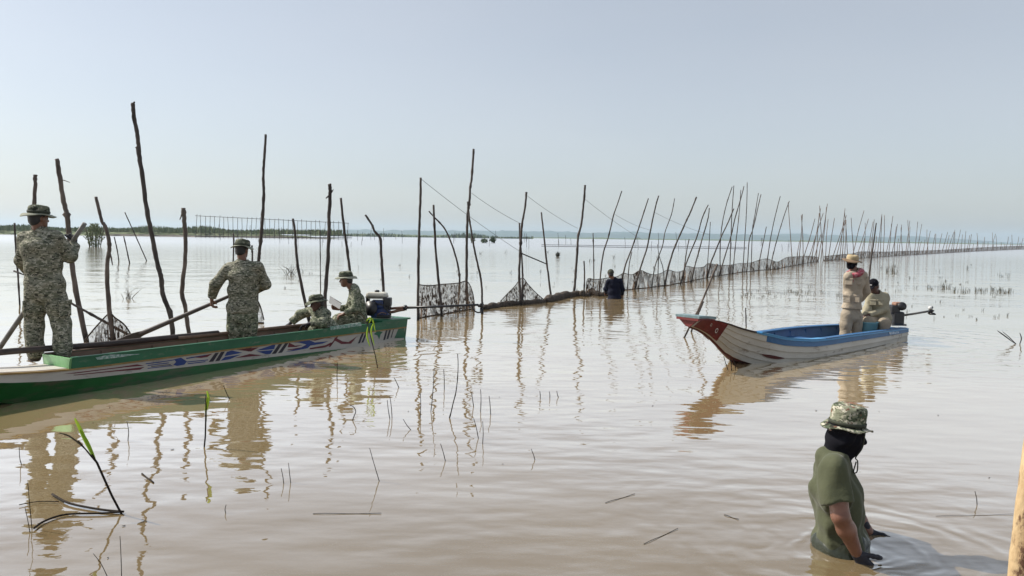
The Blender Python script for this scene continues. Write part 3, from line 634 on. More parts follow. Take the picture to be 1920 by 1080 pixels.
# painted eye rings on the red bow cheek, rust patch low on the hull
for (s, t, r1) in ((WL2+0.76, 0.45, 0.034), (WL2+0.92, 0.66, 0.020)):
    c = h2(s, t, SG2, 0.046); mb = MB(); n = 18; v = []
    for rr in (r1, r1*0.66):
        for k in range(n): v.append(c+Vector((math.cos(k*2*math.pi/n)*rr, SG2*0.001*(1 if rr < r1 else 0)+SG2*0.55*math.sin(k*2*math.pi/n)*rr*0.45, math.sin(k*2*math.pi/n)*rr)))
    mb.add(v, [(k, (k+1) % n, n+(k+1) % n, n+k) for k in range(n)]).build('painted_ring', M['w_white'], b2, smooth=False)
mb = MB(); n = 14; v = []
for k in range(n):
    a_ = k*2*math.pi/n; s = WL2-0.32+0.19*math.cos(a_)*(1+0.2*math.sin(3*a_)); t = 0.40+0.055*math.sin(a_); v.append(h2(s, t, SG2, 0.022))
mb.add(v, [tuple(range(n))]).build('paint_patch', M['w_rust'], b2, smooth=False)
S = frange(0.62, 1.12, 6)
MB().strip([h2(s, 0.86, SG2, 0.017) for s in S], [h2(s, 0.97, SG2, 0.016) for s in S], (0, SG2*0.002, 0)).build('lettering', M['b_mark2'], b2, smooth=False)
def lb2(s, y, z): return B2O + (R2.transposed() @ Vector((s, y*(-SG2), z)))
# ------------------------------------------------------------------ engine of the small boat, bucket
e20 = lb2(0.20, 0.0, 0.19); DE2 = e20.y
e2 = empty('longtail_engine', e20, 'dark oily engine with brown top and raised tail shaft behind the seated khaki man', 'engine')
def E2(x, y, dz=0.0): return P(x, y, DE2+dz) - e20
MB().box(E2(1680, 596), 0.19, 0.26, 0.24).build('crankcase', M['dkmetal'], e2, bevel=0.03)
MB().box(E2(1675, 580), 0.16, 0.22, 0.16).build('cylinder_cowl', M['dkmetal'], e2, bevel=0.03)
MB().box(E2(1683, 570), 0.15, 0.16, 0.07).build('fuel_tank', M['copper'], e2, bevel=0.025)
MB().lathe([(0.06, 0), (0.075, 0.02), (0.075, 0.06)], E2(1689, 575, -0.06), Matrix.Rotation(math.radians(75), 3, 'X'), 16).build('recoil_starter', M['dkmetal'], e2)
MB().box(E2(1680, 608), 0.26, 0.24, 0.03).build('mount_plate', M['metal'], e2, bevel=0.004)
MB().tube([E2(1687, 592.5), E2(1715, 588), E2(1742, 583.5)], 0.019, 10).build('tail_shaft', M['metal'], e2)
mb = MB()
for k in range(3):
    a = k*2.094+1.5; c = E2(1743, 585); d1 = Vector((0.5, math.cos(a), math.sin(a))).normalized(); t1 = Vector((1, 0.4*math.sin(a), -0.4*math.cos(a))).normalized()*0.035
    q = [c, c+d1*0.05+t1, c+d1*0.10+t1*0.8, c+d1*0.115, c+d1*0.09-t1, c+d1*0.04-t1*0.7]; nq = Vector((0.3, -1, 0.2)).normalized()*0.004
    mb.add([p-nq for p in q]+[p+nq for p in q], [tuple(range(6)), tuple(range(11, 5, -1))]+[(i, (i+1) % 6, 6+(i+1) % 6, 6+i) for i in range(6)])
mb.lathe([(0.006, 0), (0.030, 0.02), (0.030, 0.07), (0.01, 0.11)], E2(1740, 584), Matrix.Rotation(math.radians(82), 3, 'Y'), 10).build('propeller', M['dkmetal'], e2)
mb = MB().lathe([(0.012, -0.03), (0.032, -0.022), (0.036, 0), (0.028, 0.024), (0.01, 0.032)], E2(1744, 577.5), None, 12); mb.build('shaft_tip_float', M['foam'], e2)
bk0 = P(1628, 627, lb2(0.72, 0.0, 0).y-0.32)
bk = empty('bucket', bk0, 'pale blue plastic bucket in front of the seated khaki man', 'bucket')
MB().lathe([(0.10, 0.0), (0.125, 0.02), (0.145, 0.20), (0.152, 0.205), (0.152, 0.22), (0.140, 0.22), (0.115, 0.03)], (0, 0, 0), None, 24, cap=True).build('bucket_body', M['bucket'], bk)
MB().tube([Vector((0.152*math.cos(a), 0.02, 0.215-0.10*math.sin(a))) for a in frange(0.0, math.pi, 14)], 0.004, 6).build('handle', M['metal'], bk)
# ------------------------------------------------------------------ people: smooth implicit bodies
def V3(p): return np.array((p[0], p[1], p[2]), dtype=np.float32)
def smin(a, b, k):
    h = np.clip(0.5+0.5*(b-a)/k, 0, 1); return b+(a-b)*h - k*h*(1-h)
class F:
    """a signed field sampled on a box grid; every shape only touches its own neighbourhood"""
    def __init__(s, lo, hi, h):
        s.lo = V3(lo); s.h = h; n = np.ceil((V3(hi)-s.lo)/h).astype(int)+1
        s.g = [s.lo[i]+h*np.arange(n[i], dtype=np.float32) for i in range(3)]
        s.d = np.full(tuple(n), 0.3, dtype=np.float32)
    def sub(s, lo, hi):
        sl = []
        for i in range(3):
            a = int(np.searchsorted(s.g[i], lo[i])); b = int(np.searchsorted(s.g[i], hi[i])); sl.append(slice(a, max(b, a)))
        return tuple(sl), s.g[0][sl[0]][:, None, None], s.g[1][sl[1]][None, :, None], s.g[2][sl[2]][None, None, :]
    def put(s, sl, d, k=0.03):
        if d.size: s.d[sl] = smin(s.d[sl], d, k) if k else np.minimum(s.d[sl], d)
        return s
    def union(s, o, k):
        """merge another field on the same grid"""
        m = o.d < 0.12; a = s.d[m]; s.d[m] = smin(a, o.d[m], k); return s
    def like(s):
        o = F.__new__(F); o.lo = s.lo; o.h = s.h; o.g = s.g; o.d = np.full(s.d.shape, 0.3, dtype=np.float32); return o
    def cap(s, a, b, ra, rb, k=0.03):
        a = V3(a); b = V3(b); ba = b-a; L = float(ba@ba)+1e-9; m = max(ra, rb)+k+0.045
        sl, X, Y, Z = s.sub(np.minimum(a, b)-m, np.maximum(a, b)+m)
        px, py, pz = X-a[0], Y-a[1], Z-a[2]
        t = np.clip((px*ba[0]+py*ba[1]+pz*ba[2])/L, 0, 1)
        d = np.sqrt((px-t*ba[0])**2+(py-t*ba[1])**2+(pz-t*ba[2])**2) - (ra+(rb-ra)*t)
        return s.put(sl, d, k)
    def ecap(s, a, b, wa, da, wb, db, right, k=0.03):
        """capsule with an elliptical section (half width w along 'right', half depth d)"""
        a = V3(a); b = V3(b); ba = b-a; L = float(np.sqrt(ba@ba))+1e-9; u = ba/L
        r = V3(right); r = r-u*float(r@u); r = r/np.sqrt(r@r); f = np.cross(u, r); m_ = max(wa, wb)+k+0.06
        sl, X, Y, Z = s.sub(np.minimum(a, b)-m_, np.maximum(a, b)+m_)
        px, py, pz = X-a[0], Y-a[1], Z-a[2]
        q = px*u[0]+py*u[1]+pz*u[2]; x = px*r[0]+py*r[1]+pz*r[2]; y = px*f[0]+py*f[1]+pz*f[2]
        t = np.clip(q/L, 0, 1); w = wa+(wb-wa)*t; dd = da+(db-da)*t; e = q-t*L
        m = np.minimum(w, dd)
        d = (np.sqrt((x/w)**2+(y/dd)**2+(e/(m*0.8))**2)-1)*m
        return s.put(sl, d, k)
    def ell(s, c, fr, rad, k=0.02, cut=False):
        c = V3(c); m = max(rad)*1.25+k+0.03
        sl, X, Y, Z = s.sub(c-m, c+m); px, py, pz = X-c[0], Y-c[1], Z-c[2]; Q = []
        for ax_, r in zip(fr, rad): ax_ = V3(ax_); Q.append((px*ax_[0]+py*ax_[1]+pz*ax_[2])/r)
        k0_ = np.sqrt(Q[0]**2+Q[1]**2+Q[2]**2)+1e-6
        d = (k0_-1)*min(rad)
        if cut: s.d[sl] = -smin(-s.d[sl], d, k); return s
        return s.put(sl, d, k)
    def plane(s, p, n, k=0.006):
        """keep only the side the normal points away from"""
        p = V3(p); n = V3(n); n = n/np.sqrt(n@n)
        d = (s.g[0]-p[0])[:, None, None]*n[0]+(s.g[1]-p[1])[None, :, None]*n[1]+(s.g[2]-p[2])[None, None, :]*n[2]
        s.d = np.maximum(s.d, d); return s
    def folds(s, amp, fr=26.0, seed=0.0):
        I = np.nonzero(np.abs(s.d) < 0.05); X, Y, Z = s.g[0][I[0]], s.g[1][I[1]], s.g[2][I[2]]
        n = np.sin(fr*(Z+0.35*X)+seed+1.9*np.sin(11*X+seed)+1.6*np.sin(9*Y+2*seed))*0.55 + np.sin(fr*1.9*(X*0.6-Z*0.5+Y*0.5)+2.3*seed+1.3*np.sin(15*Z))*0.3 + np.sin(fr*0.7*(Y-0.5*Z)+seed*1.7)*0.25
        s.d[I] += (amp*n).astype(np.float32); return s
    def drape(s, amp, fr=30.0, seed=0.0):
        I = np.nonzero(np.abs(s.d) < 0.05); X, Y, Z = s.g[0][I[0]], s.g[1][I[1]], s.g[2][I[2]]
        n = np.sin(fr*(X*0.8-Y*0.6)+seed+2.2*np.sin(5*Z+seed))*0.6+np.sin(fr*1.7*(X*0.5+Y*0.8)+1.4*np.sin(8*Z)+seed)*0.4
        s.d[I] += (amp*n).astype(np.float32); return s
    def mesh(s):
        """surface nets"""
        d = s.d; sg = d < 0; nx, ny, nz = d.shape
        c = np.zeros((nx-1, ny-1, nz-1), dtype=np.int8)
        for i in (0, 1):
            for j in (0, 1):
                for k in (0, 1): c += sg[i:nx-1+i, j:ny-1+j, k:nz-1+k]
        act = (c > 0) & (c < 8); I = np.argwhere(act); idx = -np.ones(act.shape, dtype=np.int64); idx[act] = np.arange(len(I))
        acc = np.zeros((len(I), 3)); cnt = np.zeros(len(I))
        corners = [(i, j, k) for i in (0, 1) for j in (0, 1) for k in (0, 1)]
        for a in corners:
            for ax_ in range(3):
                if a[ax_]: continue
                b = list(a); b[ax_] = 1
                da = d[I[:, 0]+a[0], I[:, 1]+a[1], I[:, 2]+a[2]]; db = d[I[:, 0]+b[0], I[:, 1]+b[1], I[:, 2]+b[2]]
                m = (da < 0) != (db < 0); t = np.where(m, da/(da-db+1e-12), 0)
                p = np.tile(np.array(a, float), (len(I), 1)); p[:, ax_] += t
                acc[m] += p[m]; cnt[m] += 1
        V = (I + acc/np.maximum(cnt, 1)[:, None])*s.h + s.lo
        Q = []
        for ax_ in range(3):
            sl0 = [slice(None)]*3; sl1 = [slice(None)]*3; sl0[ax_] = slice(0, -1); sl1[ax_] = slice(1, None)
            e = sg[tuple(sl0)] != sg[tuple(sl1)]; E_ = np.argwhere(e)
            o1, o2 = [(1, 2), (2, 0), (0, 1)][ax_]
            lim = d.shape
            ok = (E_[:, o1] > 0) & (E_[:, o2] > 0) & (E_[:, o1] < lim[o1]-1) & (E_[:, o2] < lim[o2]-1); E_ = E_[ok]
            def at_(u, v):
                q = E_.copy(); q[:, o1] -= u; q[:, o2] -= v; return idx[q[:, 0], q[:, 1], q[:, 2]]
            quad = np.stack([at_(1, 1), at_(0, 1), at_(0, 0), at_(1, 0)], 1)
            fl = sg[E_[:, 0], E_[:, 1], E_[:, 2]]; quad[~fl] = quad[~fl][:, ::-1]
            Q.append(quad)
        return V, np.concatenate(Q)
def fmesh(name, parts, mat, parent, root):
    """one mesh from one or more fields"""
    VV = []; QQ = []; n = 0
    for fld in parts:
        v, q = fld.mesh(); VV.append(v-V3(root)); QQ.append(q+n); n += len(v)
    V = np.concatenate(VV); Q = np.concatenate(QQ)
    Q = Q[(Q >= 0).all(1)]
    me = bpy.data.meshes.new(name)
    me.vertices.add(len(V)); me.vertices.foreach_set('co', V.astype(np.float32).ravel())
    me.loops.add(Q.size); me.loops.foreach_set('vertex_index', Q.astype(np.int32).ravel())
    me.polygons.add(len(Q)); me.polygons.foreach_set('loop_start', np.arange(0, Q.size, 4, dtype=np.int32)); me.polygons.foreach_set('loop_total', np.full(len(Q), 4, dtype=np.int32))
    me.update(); me.validate()
    return objm(name, me, mat, parent)
def box_of(pts, pad):
    a = np.array([tuple(p) for p in pts]); return a.min(0)-pad, a.max(0)+pad
def lerp(a, b, t): return Vector(a)+(Vector(b)-Vector(a))*t

M['skin'] = paint('brown_skin', (0.215, 0.105, 0.065), (0.165, 0.078, 0.048), 0.5, 14, bump=0.0008, bscale=90)
M['skin_dk'] = paint('dark_brown_skin', (0.105, 0.048, 0.034), (0.075, 0.034, 0.025), 0.5, 14)
M['skin_arm'] = paint('wet_tanned_skin', (0.255, 0.120, 0.078), (0.185, 0.082, 0.052), 0.40, 11, bump=0.0008, bscale=90)
M['hair'] = paint('black_hair', (0.012, 0.010, 0.010), None, 0.6, 40)
M['eye'] = paint('dark_eye', (0.02, 0.015, 0.012), None, 0.25)
M['camo'] = camo('grey_green_digital_camouflage', [((0.235, 0.230, 0.175), 1, 0), ((0.150, 0.158, 0.110), 1.0, 0.50), ((0.43, 0.41, 0.33), 1.7, 0.555), ((0.062, 0.064, 0.050), 1.5, 0.575)], stretch=(1.0, 1.0, 2.4))
M['camo_g'] = camo('green_digital_camouflage', [((0.205, 0.215, 0.155), 1, 0), ((0.120, 0.142, 0.090), 0.9, 0.50), ((0.41, 0.405, 0.31), 1.7, 0.560), ((0.050, 0.056, 0.042), 1.3, 0.565)], stretch=(1.0, 1.0, 2.2))
M['camo_hat'] = camo('leafy_camouflage', [((0.25, 0.26, 0.185), 1, 0), ((0.085, 0.105, 0.065), 0.9, 0.50), ((0.55, 0.52, 0.42), 1.4, 0.55), ((0.040, 0.038, 0.028), 1.2, 0.575), ((0.19, 0.10, 0.07), 1.2, 0.63)], cell=0.006, scale=15, stretch=(1,1,1.3))
M['camo_hat_sm'] = camo('hat_camouflage', [((0.17, 0.18, 0.13), 1, 0), ((0.075, 0.090, 0.058), 1.0, 0.50), ((0.31, 0.30, 0.23), 1.5, 0.585), ((0.035, 0.036, 0.028), 1.3, 0.575)], cell=0.010, scale=13)
M['brim_under'] = paint('pale_brim_edge', (0.33, 0.33, 0.26), (0.20, 0.21, 0.16), 0.9, 12)
M['khaki'] = paint('khaki_cloth', (0.47, 0.40, 0.315), (0.38, 0.32, 0.245), 0.9, 6, bump=0.010, bscale=26, spec=0.2)
M['khaki_tr'] = paint('khaki_trouser_cloth', (0.40, 0.34, 0.262), (0.31, 0.26, 0.198), 0.9, 6, bump=0.010, bscale=26, spec=0.2)
M['khaki_gr'] = paint('grey_khaki_cloth', (0.44, 0.405, 0.30), (0.34, 0.31, 0.225), 0.9, 6, bump=0.010, bscale=26, spec=0.2)
M['tshirt'] = paint('olive_green_tshirt', (0.092, 0.100, 0.056), (0.072, 0.080, 0.044), 0.85, 5, bump=0.006, bscale=18, spec=0.25, sheen=0.15)
M['tshirt_wet'] = paint('wet_olive_tshirt', (0.026, 0.032, 0.018), (0.018, 0.022, 0.013), 0.35, 9, bump=0.006, bscale=24)
M['black_cloth'] = paint('black_knit', (0.010, 0.010, 0.014), (0.006, 0.006, 0.010), 0.9, 20, spec=0.15)
M['navy_cloth'] = paint('black_navy_cloth', (0.010, 0.012, 0.028), (0.007, 0.008, 0.018), 0.85, 8, bump=0.008, bscale=20, spec=0.2)
M['glove'] = paint('dark_glove', (0.020, 0.019, 0.030), (0.010, 0.010, 0.016), 0.7, 20)
M['wetblue'] = paint('wet_dark_blue_cloth', (0.025, 0.035, 0.075), (0.012, 0.018, 0.04), 0.35, 12, bump=0.006)
M['boot'] = paint('muddy_boot', (0.060, 0.050, 0.038), (0.030, 0.025, 0.020), 0.8, 14)
M['straw'] = paint('pale_sun_hat', (0.52, 0.42, 0.26), (0.42, 0.33, 0.19), 0.85, 14, bump=0.002)
M['straw_dk'] = paint('brown_hat_brim', (0.26, 0.18, 0.11), (0.18, 0.12, 0.075), 0.85, 14)
M['krama'] = camo('red_checked_scarf', [((0.42, 0.10, 0.13), 1, 0), ((0.52, 0.27, 0.28), 2.2, 0.52), ((0.24, 0.03, 0.05), 1.8, 0.58)], cell=0.012, scale=14, stretch=(1,1,1))
M['badge'] = paint('sleeve_badge', (0.05, 0.09, 0.13), (0.16, 0.20, 0.22), 0.7, 60, lo=0.48, hi=0.55)
M['strap'] = paint('olive_strap', (0.045, 0.050, 0.032), None, 0.8, 20)

def frame_of(fwd, up=(0, 0, 1)):
    f = Vector(fwd).normalized(); u = Vector(up); r = f.cross(u).normalized(); u = r.cross(f).normalized(); return r, f, u
def head_field(H, fwd, up, h=0.0075, grow=0.0, k=0.9):
    r, f, u = frame_of(fwd, up); fr = (r, f, u); g = grow
    G = F(Vector(H)-Vector((0.17, 0.17, 0.21)), Vector(H)+Vector((0.17, 0.17, 0.17)), h)
    at = lambda a, b, c: Vector(H)+r*a*k+f*b*k+u*c*k
    G.ell(at(0, -0.012, 0.028), fr, ((0.078*k+g), (0.098*k+g), (0.100*k+g)))
    G.ell(at(0, 0.022, -0.045), fr, ((0.062*k+g), (0.072*k+g), (0.078*k+g)), 0.04)
    G.ell(at(0, 0.052, -0.090), fr, ((0.034*k+g), (0.038*k+g), (0.030*k+g)), 0.04)
    G.cap(at(0, 0.086, 0.010), at(0, 0.112, -0.028), 0.010*k+g*0.6, 0.015*k+g*0.6, 0.018)
    G.cap(at(-0.034, 0.080, 0.022), at(0.034, 0.080, 0.022), 0.011*k+g, 0.011*k+g, 0.02)
    G.cap(at(-0.020, 0.086, -0.058), at(0.020, 0.086, -0.058), 0.009*k+g*0.5, 0.009*k+g*0.5, 0.012)
    for sx in (-1, 1):
        if g < 0.004:
            G.ell(at(sx*0.031, 0.098, 0.002), fr, (0.014, 0.014, 0.010), 0.012, cut=True)
        G.ell(at(sx*0.081, -0.006, -0.008), fr, (0.012*k+g, 0.022*k+g, 0.032*k+g), 0.010)
    return G
def hand_field(wr, dirn, palm, side_, curl=0.5, h=0.0045, spread=1.0, sc=1.0):
    """palm plus five fingers; dirn = wrist to knuckles, palm = palm normal, side_ = direction of the thumb"""
    d = Vector(dirn).normalized(); n = Vector(palm); n = (n-d*n.dot(d)).normalized(); t = d.cross(n); t = t if t.dot(Vector(side_)) > 0 else -t
    pts = [wr, Vector(wr)+d*0.20]
    lo, hi = box_of(pts, 0.13); G = F(lo, hi, h)
    w = Vector(wr)
    G.cap(w-d*0.05, w+d*0.01, 0.026*sc, 0.024*sc, 0.01)
    for q in (-0.026, -0.009, 0.009, 0.026): G.cap(w+d*0.012+t*q*0.6, w+d*0.085*sc+t*q*sc, 0.014*sc, 0.012*sc, 0.016)
    lens = [(0.028, 0.040, 0.024, 0.019), (0.0095, 0.046, 0.028, 0.021), (-0.0095, 0.042, 0.026, 0.020), (-0.027, 0.033, 0.019, 0.017)]
    for i, (q, l1, l2, l3) in enumerate(lens):
        p = w+d*(0.086-0.004*abs(i-1))*sc+t*q*sc; ang = 0.0; r = 0.0098*sc
        for l in (l1, l2, l3):
            ang += curl*(0.95 if l != l3 else 0.6); v = d*math.cos(ang)+n*math.sin(ang)+t*(q*1.5*spread)
            e_ = p+v.normalized()*l*sc; G.cap(p, e_, r, r*0.9, 0.006); p = e_; r *= 0.92
    p = w+d*0.022*sc+t*0.024*sc
    for l, a1, a2 in ((0.045, 0.75, 0.25), (0.032, 0.45, 0.45+curl*0.3), (0.026, 0.25, 0.6+curl*0.4)):
        v = d*0.75+t*a1+n*a2; e_ = p+v.normalized()*l*sc; G.cap(p, e_, 0.0125*sc, 0.0105*sc, 0.008); p = e_
    return G
def hat(parent, root, H, fwd, up, kind='boonie', mat=None, sc=1.0, under=None, band=None, brim=0.062, droop=0.018, crown_h=0.085, seed=1, flat=0):
    r, f, u = frame_of(fwd, up); H = Vector(H)-Vector(root)
    Mx = Matrix((r, f, u)).transposed(); rnd = random.Random(seed); n = 40
    base = H+u*0.045*sc
    ph = [rnd.uniform(0, 6.28) for _ in range(4)]
    def wob(a, amp): return amp*(math.sin(2*a+ph[0])+0.7*math.sin(3*a+ph[1])+0.45*math.sin(5*a+ph[2]))
    def ringp(rad, z, amp, a): return base + Mx @ Vector((rad*0.92*sc*math.cos(a), rad*1.08*sc*math.sin(a), z*sc+wob(a, amp)))
    prof = [(0.098, -0.004, 0), (0.099, 0.03, 0), (0.097+flat*0.003, crown_h*0.72, 0.002), (0.090+flat*0.008, crown_h*0.95, 0.003), (0.070+flat*0.020, crown_h*1.07, 0.003), (0.035, crown_h*1.10, 0.003), (0.004, crown_h*1.10, 0.003)]
    v = [ringp(a, b, c, 2*math.pi*k/n) for a, b, c in prof for k in range(n)]
    fc = [(i*n+k, i*n+(k+1) % n, (i+1)*n+(k+1) % n, (i+1)*n+k) for i in range(len(prof)-1) for k in range(n)]
    crown = MB().add(v, fc).build('hat', mat, parent)
    bp_ = [(0.096, 0.004, 0), (0.115, 0.000, 0.002), (0.10+brim*0.6, -droop*0.5, 0.006), (0.10+brim, -droop, 0.011), (0.10+brim, -droop-0.007, 0.011), (0.10+brim*0.6, -droop*0.5-0.006, 0.006), (0.115, -0.006, 0.002), (0.096, -0.003, 0)]
    v = [ringp(a, b, c, 2*math.pi*k/n) for a, b, c in bp_ for k in range(n)]; m_ = len(bp_)
    fc = [(i*n+k, i*n+(k+1) % n, ((i+1) % m_)*n+(k+1) % n, ((i+1) % m_)*n+k) for i in range(m_) for k in range(n)]
    MB().add(v, fc).build('brim', under or mat, crown)
    if band:
        bp2 = [(0.1005, 0.010, 0), (0.1045, 0.010, 0), (0.1045, 0.032, 0), (0.1005, 0.032, 0)]
        v = [ringp(a, b, c, 2*math.pi*k/n) for a, b, c in bp2 for k in range(n)]
        MB().add(v, [(i*n+k, i*n+(k+1) % n, ((i+1) % 4)*n+(k+1) % n, ((i+1) % 4)*n+k) for i in range(4) for k in range(n)]).build('hat_band', band, crown)
    return crown

def person(label, J, group=None, skin='skin', top='camo', trousers='camo', hands=(), gloves=None, face=True, hair=True, hem=None, short=False, folds=0.007, bulk=1.0, res=0.012, collar=True, waterline=None, sleeve_w=1.0, boots=True, hair_mat='hair'):
    """J: joints in world space. Builds body, shirt, trousers, hair, boots as one figure"""
    J = {k: Vector(q) for k, q in J.items()}
    root = Vector((J['pelvis'].x, J['pelvis'].y, min(J['anl'].z, J['anr'].z)-0.09))
    if waterline is not None: root.z = -0.02
    o = empty('person', root, label, 'person', group)
    R = (J['shr']-J['shl']).normalized(); RP = (J['hipr']-J['hipl']).normalized()
    if waterline is not None:
        for s in 'lr': J['hip'+s] = lerp(J['pelvis']-Vector((0, 0, 0.06)), J['hip'+s], 0.35)
    lo, hi = box_of(list(J.values()), 0.24)
    if waterline is not None: lo[2] = max(lo[2], -0.45)
    b = bulk
    mid = lerp(J['pelvis'], J['chest'], 0.5); neckb = lerp(J['shl'], J['shr'], 0.5)
    # body
    G = F(lo, hi, 0.014)
    G.ecap(J['pelvis'], mid, 0.135*b, 0.095*b, 0.125*b, 0.090*b, R); G.ecap(mid, J['chest'], 0.125*b, 0.09*b, 0.150*b, 0.105*b, R, 0.05)
    G.ecap(J['chest'], neckb, 0.15*b, 0.10*b, 0.105*b, 0.075*b, R, 0.05)
    for s in 'lr':
        if short: G.cap(J['sh'+s], lerp(J['sh'+s], J['el'+s], 0.4), 0.050*b, 0.046*b, 0.04)
        else: G.cap(J['sh'+s], J['el'+s], 0.050*b, 0.040*b, 0.04); G.cap(J['el'+s], J['wr'+s], 0.041*b, 0.027, 0.02)
        G.cap(J['hip'+s], J['kn'+s], 0.082*b, 0.055*b, 0.04); G.cap(J['kn'+s], J['an'+s], 0.056*b, 0.038, 0.03)
        if 'toe'+s in J: G.cap(J['an'+s]-Vector((0, 0, 0.035)), J['toe'+s], 0.040, 0.032, 0.02)
    Hc = J['head']; fwd = J['face']; up = J.get('up', Vector((0, 0, 1)))
    r_, f_, u_ = frame_of(fwd, up)
    G.cap(neckb+Vector((0, 0, 0.01)), Hc-u_*0.05-f_*0.015, 0.058, 0.056, 0.03)
    G.ell(Hc, (r_, f_, u_), (0.065, 0.08, 0.09), 0.02)
    parts = [G, head_field(Hc, fwd, up)]
    for s, dirn, palm, side_, curl in hands:
        parts.append(hand_field(J['wr'+s], dirn, palm, side_, curl))
    if short:     # bare arms, finely built
        for s in 'lr':
            a_, b_, c_ = J['sh'+s], J['el'+s], J['wr'+s]; l2, h2_ = box_of([a_, b_, c_], 0.10); A = F(l2, h2_, 0.007)
            A.cap(a_, lerp(a_, b_, 0.45), 0.058*b, 0.057*b, 0.02); A.cap(lerp(a_, b_, 0.45), b_, 0.057*b, 0.046*b, 0.03); A.cap(b_, lerp(b_, c_, 0.35), 0.046*b, 0.049*b, 0.02); A.cap(lerp(b_, c_, 0.35), c_, 0.049*b, 0.030, 0.02)
            parts.append(A)
    body = fmesh('body', parts, M[skin], o, root)
    if face:
        for sx in (-1, 1):
            c = Hc+r_*sx*0.029+f_*0.077+u_*0.003-root
            MB().lathe([(0.002, -0.009), (0.008, -0.005), (0.0095, 0), (0.008, 0.005), (0.002, 0.009)], c, None, 10).build('eye', M['eye'], body)
            MB().tube([Hc+r_*sx*0.014+f_*0.089+u_*0.022-root, Hc+r_*sx*0.032+f_*0.084+u_*0.026-root, Hc+r_*sx*0.048+f_*0.072+u_*0.020-root], [0.004, 0.005, 0.003], 6).build('eyebrow', M[hair_mat], body)
    if hair:
        A = F(Hc-Vector((0.15, 0.15, 0.16)), Hc+Vector((0.15, 0.15, 0.18)), 0.009)
        A.ell(Hc-f_*0.012+u_*0.028, (r_, f_, u_), (0.078*0.9+0.008, 0.098*0.9+0.008, 0.10*0.9+0.008))
        A.ell(Hc-f_*0.040-u_*0.035, (r_, f_, u_), (0.066, 0.056, 0.055), 0.02)
        A.plane(Hc+f_*0.035+u_*0.03, f_*1.0-u_*0.75)
        fmesh('hair', [A], M[hair_mat], o, root)
    # shirt
    lo2, hi2 = box_of([J[k] for k in ('pelvis', 'chest', 'shl', 'shr', 'ell', 'elr', 'wrl', 'wrr')], 0.22)
    if waterline is not None: lo2[2] = max(lo2[2], -0.25)
    S_ = F(lo2, hi2, res); sw = sleeve_w
    hemp = hem if hem is not None else J['pelvis']-(J['chest']-J['pelvis']).normalized()*0.10
    S_.ecap(hemp-(J['chest']-J['pelvis']).normalized()*0.08, J['pelvis'], 0.185*b, 0.135*b, 0.175*b, 0.130*b, RP, 0.04)
    S_.ecap(J['pelvis'], mid, 0.172*b, 0.128*b, 0.165*b, 0.122*b, R, 0.05); S_.ecap(mid, J['chest'], 0.163*b, 0.122*b, 0.182*b, 0.130*b, R, 0.05)
    S_.ecap(J['chest'], neckb-Vector((0, 0, 0.02)), 0.175*b, 0.122*b, 0.12*b, 0.085*b, R, 0.05)
    S_.cap(J['shl'], J['shr'], 0.062*b, 0.062*b, 0.05); S_.cap(lerp(neckb, J['shl'], 0.75), neckb+Vector((0, 0, 0.055)), 0.055*b, 0.06, 0.05); S_.cap(lerp(neckb, J['shr'], 0.75), neckb+Vector((0, 0, 0.055)), 0.055*b, 0.06, 0.05)
    if collar: S_.cap(neckb+(Hc-neckb)*0.05, neckb+(Hc-neckb)*0.32-f_*0.006, 0.082, 0.078, 0.02)
    S_.plane(hemp, -(J['chest']-J['pelvis']))
    for s in 'lr':
        if short:
            q = lerp(J['sh'+s], J['el'+s], 0.74); A = S_.like(); A.cap(J['sh'+s], lerp(J['sh'+s], J['el'+s], 0.9), 0.084*b, 0.088*b, 0.0); A.plane(q, J['el'+s]-J['sh'+s]); S_.union(A, 0.03)
        else:
            A = S_.like(); A.cap(J['sh'+s], J['el'+s], 0.073*b*sw, 0.066*b*sw, 0.0); A.cap(J['el'+s], J['wr'+s], 0.066*b*sw, 0.049*b*sw, 0.03); A.plane(lerp(J['el'+s], J['wr'+s], 0.93), J['wr'+s]-J['el'+s]); S_.union(A, 0.025)
    if collar:       # open the collar round the neck
        A = S_.like(); A.cap(neckb-Vector((0, 0, 0.02)), Hc-f_*0.01, 0.066, 0.066, 0.0); zi = int(np.searchsorted(S_.g[2], neckb.z+0.045))
        S_.d[:, :, zi:] = np.maximum(S_.d[:, :, zi:], -A.d[:, :, zi:])
    S_.folds(folds, 26.0, J['pelvis'].x*3+1)
    if short: S_.drape(0.010, 42.0, 0.7)
    if waterline is not None: S_.plane((0, 0, waterline), (0, 0, -1))
    shirt = fmesh('shirt', [S_], M[top], o, root)
    # trousers
    lo3, hi3 = box_of([J[k] for k in ('pelvis', 'hipl', 'hipr', 'knl', 'knr', 'anl', 'anr')], 0.20)
    if waterline is None:
        T_ = F(lo3, hi3, res)
        T_.ecap(J['pelvis']+Vector((0, 0, 0.03)), lerp(J['hipl'], J['hipr'], 0.5)-Vector((0, 0, 0.03)), 0.160*b, 0.118*b, 0.165*b, 0.120*b, RP, 0.03)
        for s in 'lr':
            T_.cap(J['hip'+s], lerp(J['hip'+s], J['kn'+s], 0.5), 0.108*b, 0.100*b, 0.03); T_.cap(lerp(J['hip'+s], J['kn'+s], 0.5), J['kn'+s], 0.100*b, 0.085*b, 0.03); T_.cap(J['kn'+s], lerp(J['kn'+s], J['an'+s], 0.8), 0.085*b, 0.084*b, 0.03)
            T_.cap(lerp(J['kn'+s], J['an'+s], 0.8), J['an'+s], 0.084*b, 0.066*b, 0.02)
        T_.folds(folds*1.1, 24.0, J['pelvis'].y*2+0.5)
        fmesh('trousers', [T_], M[trousers], o, root)
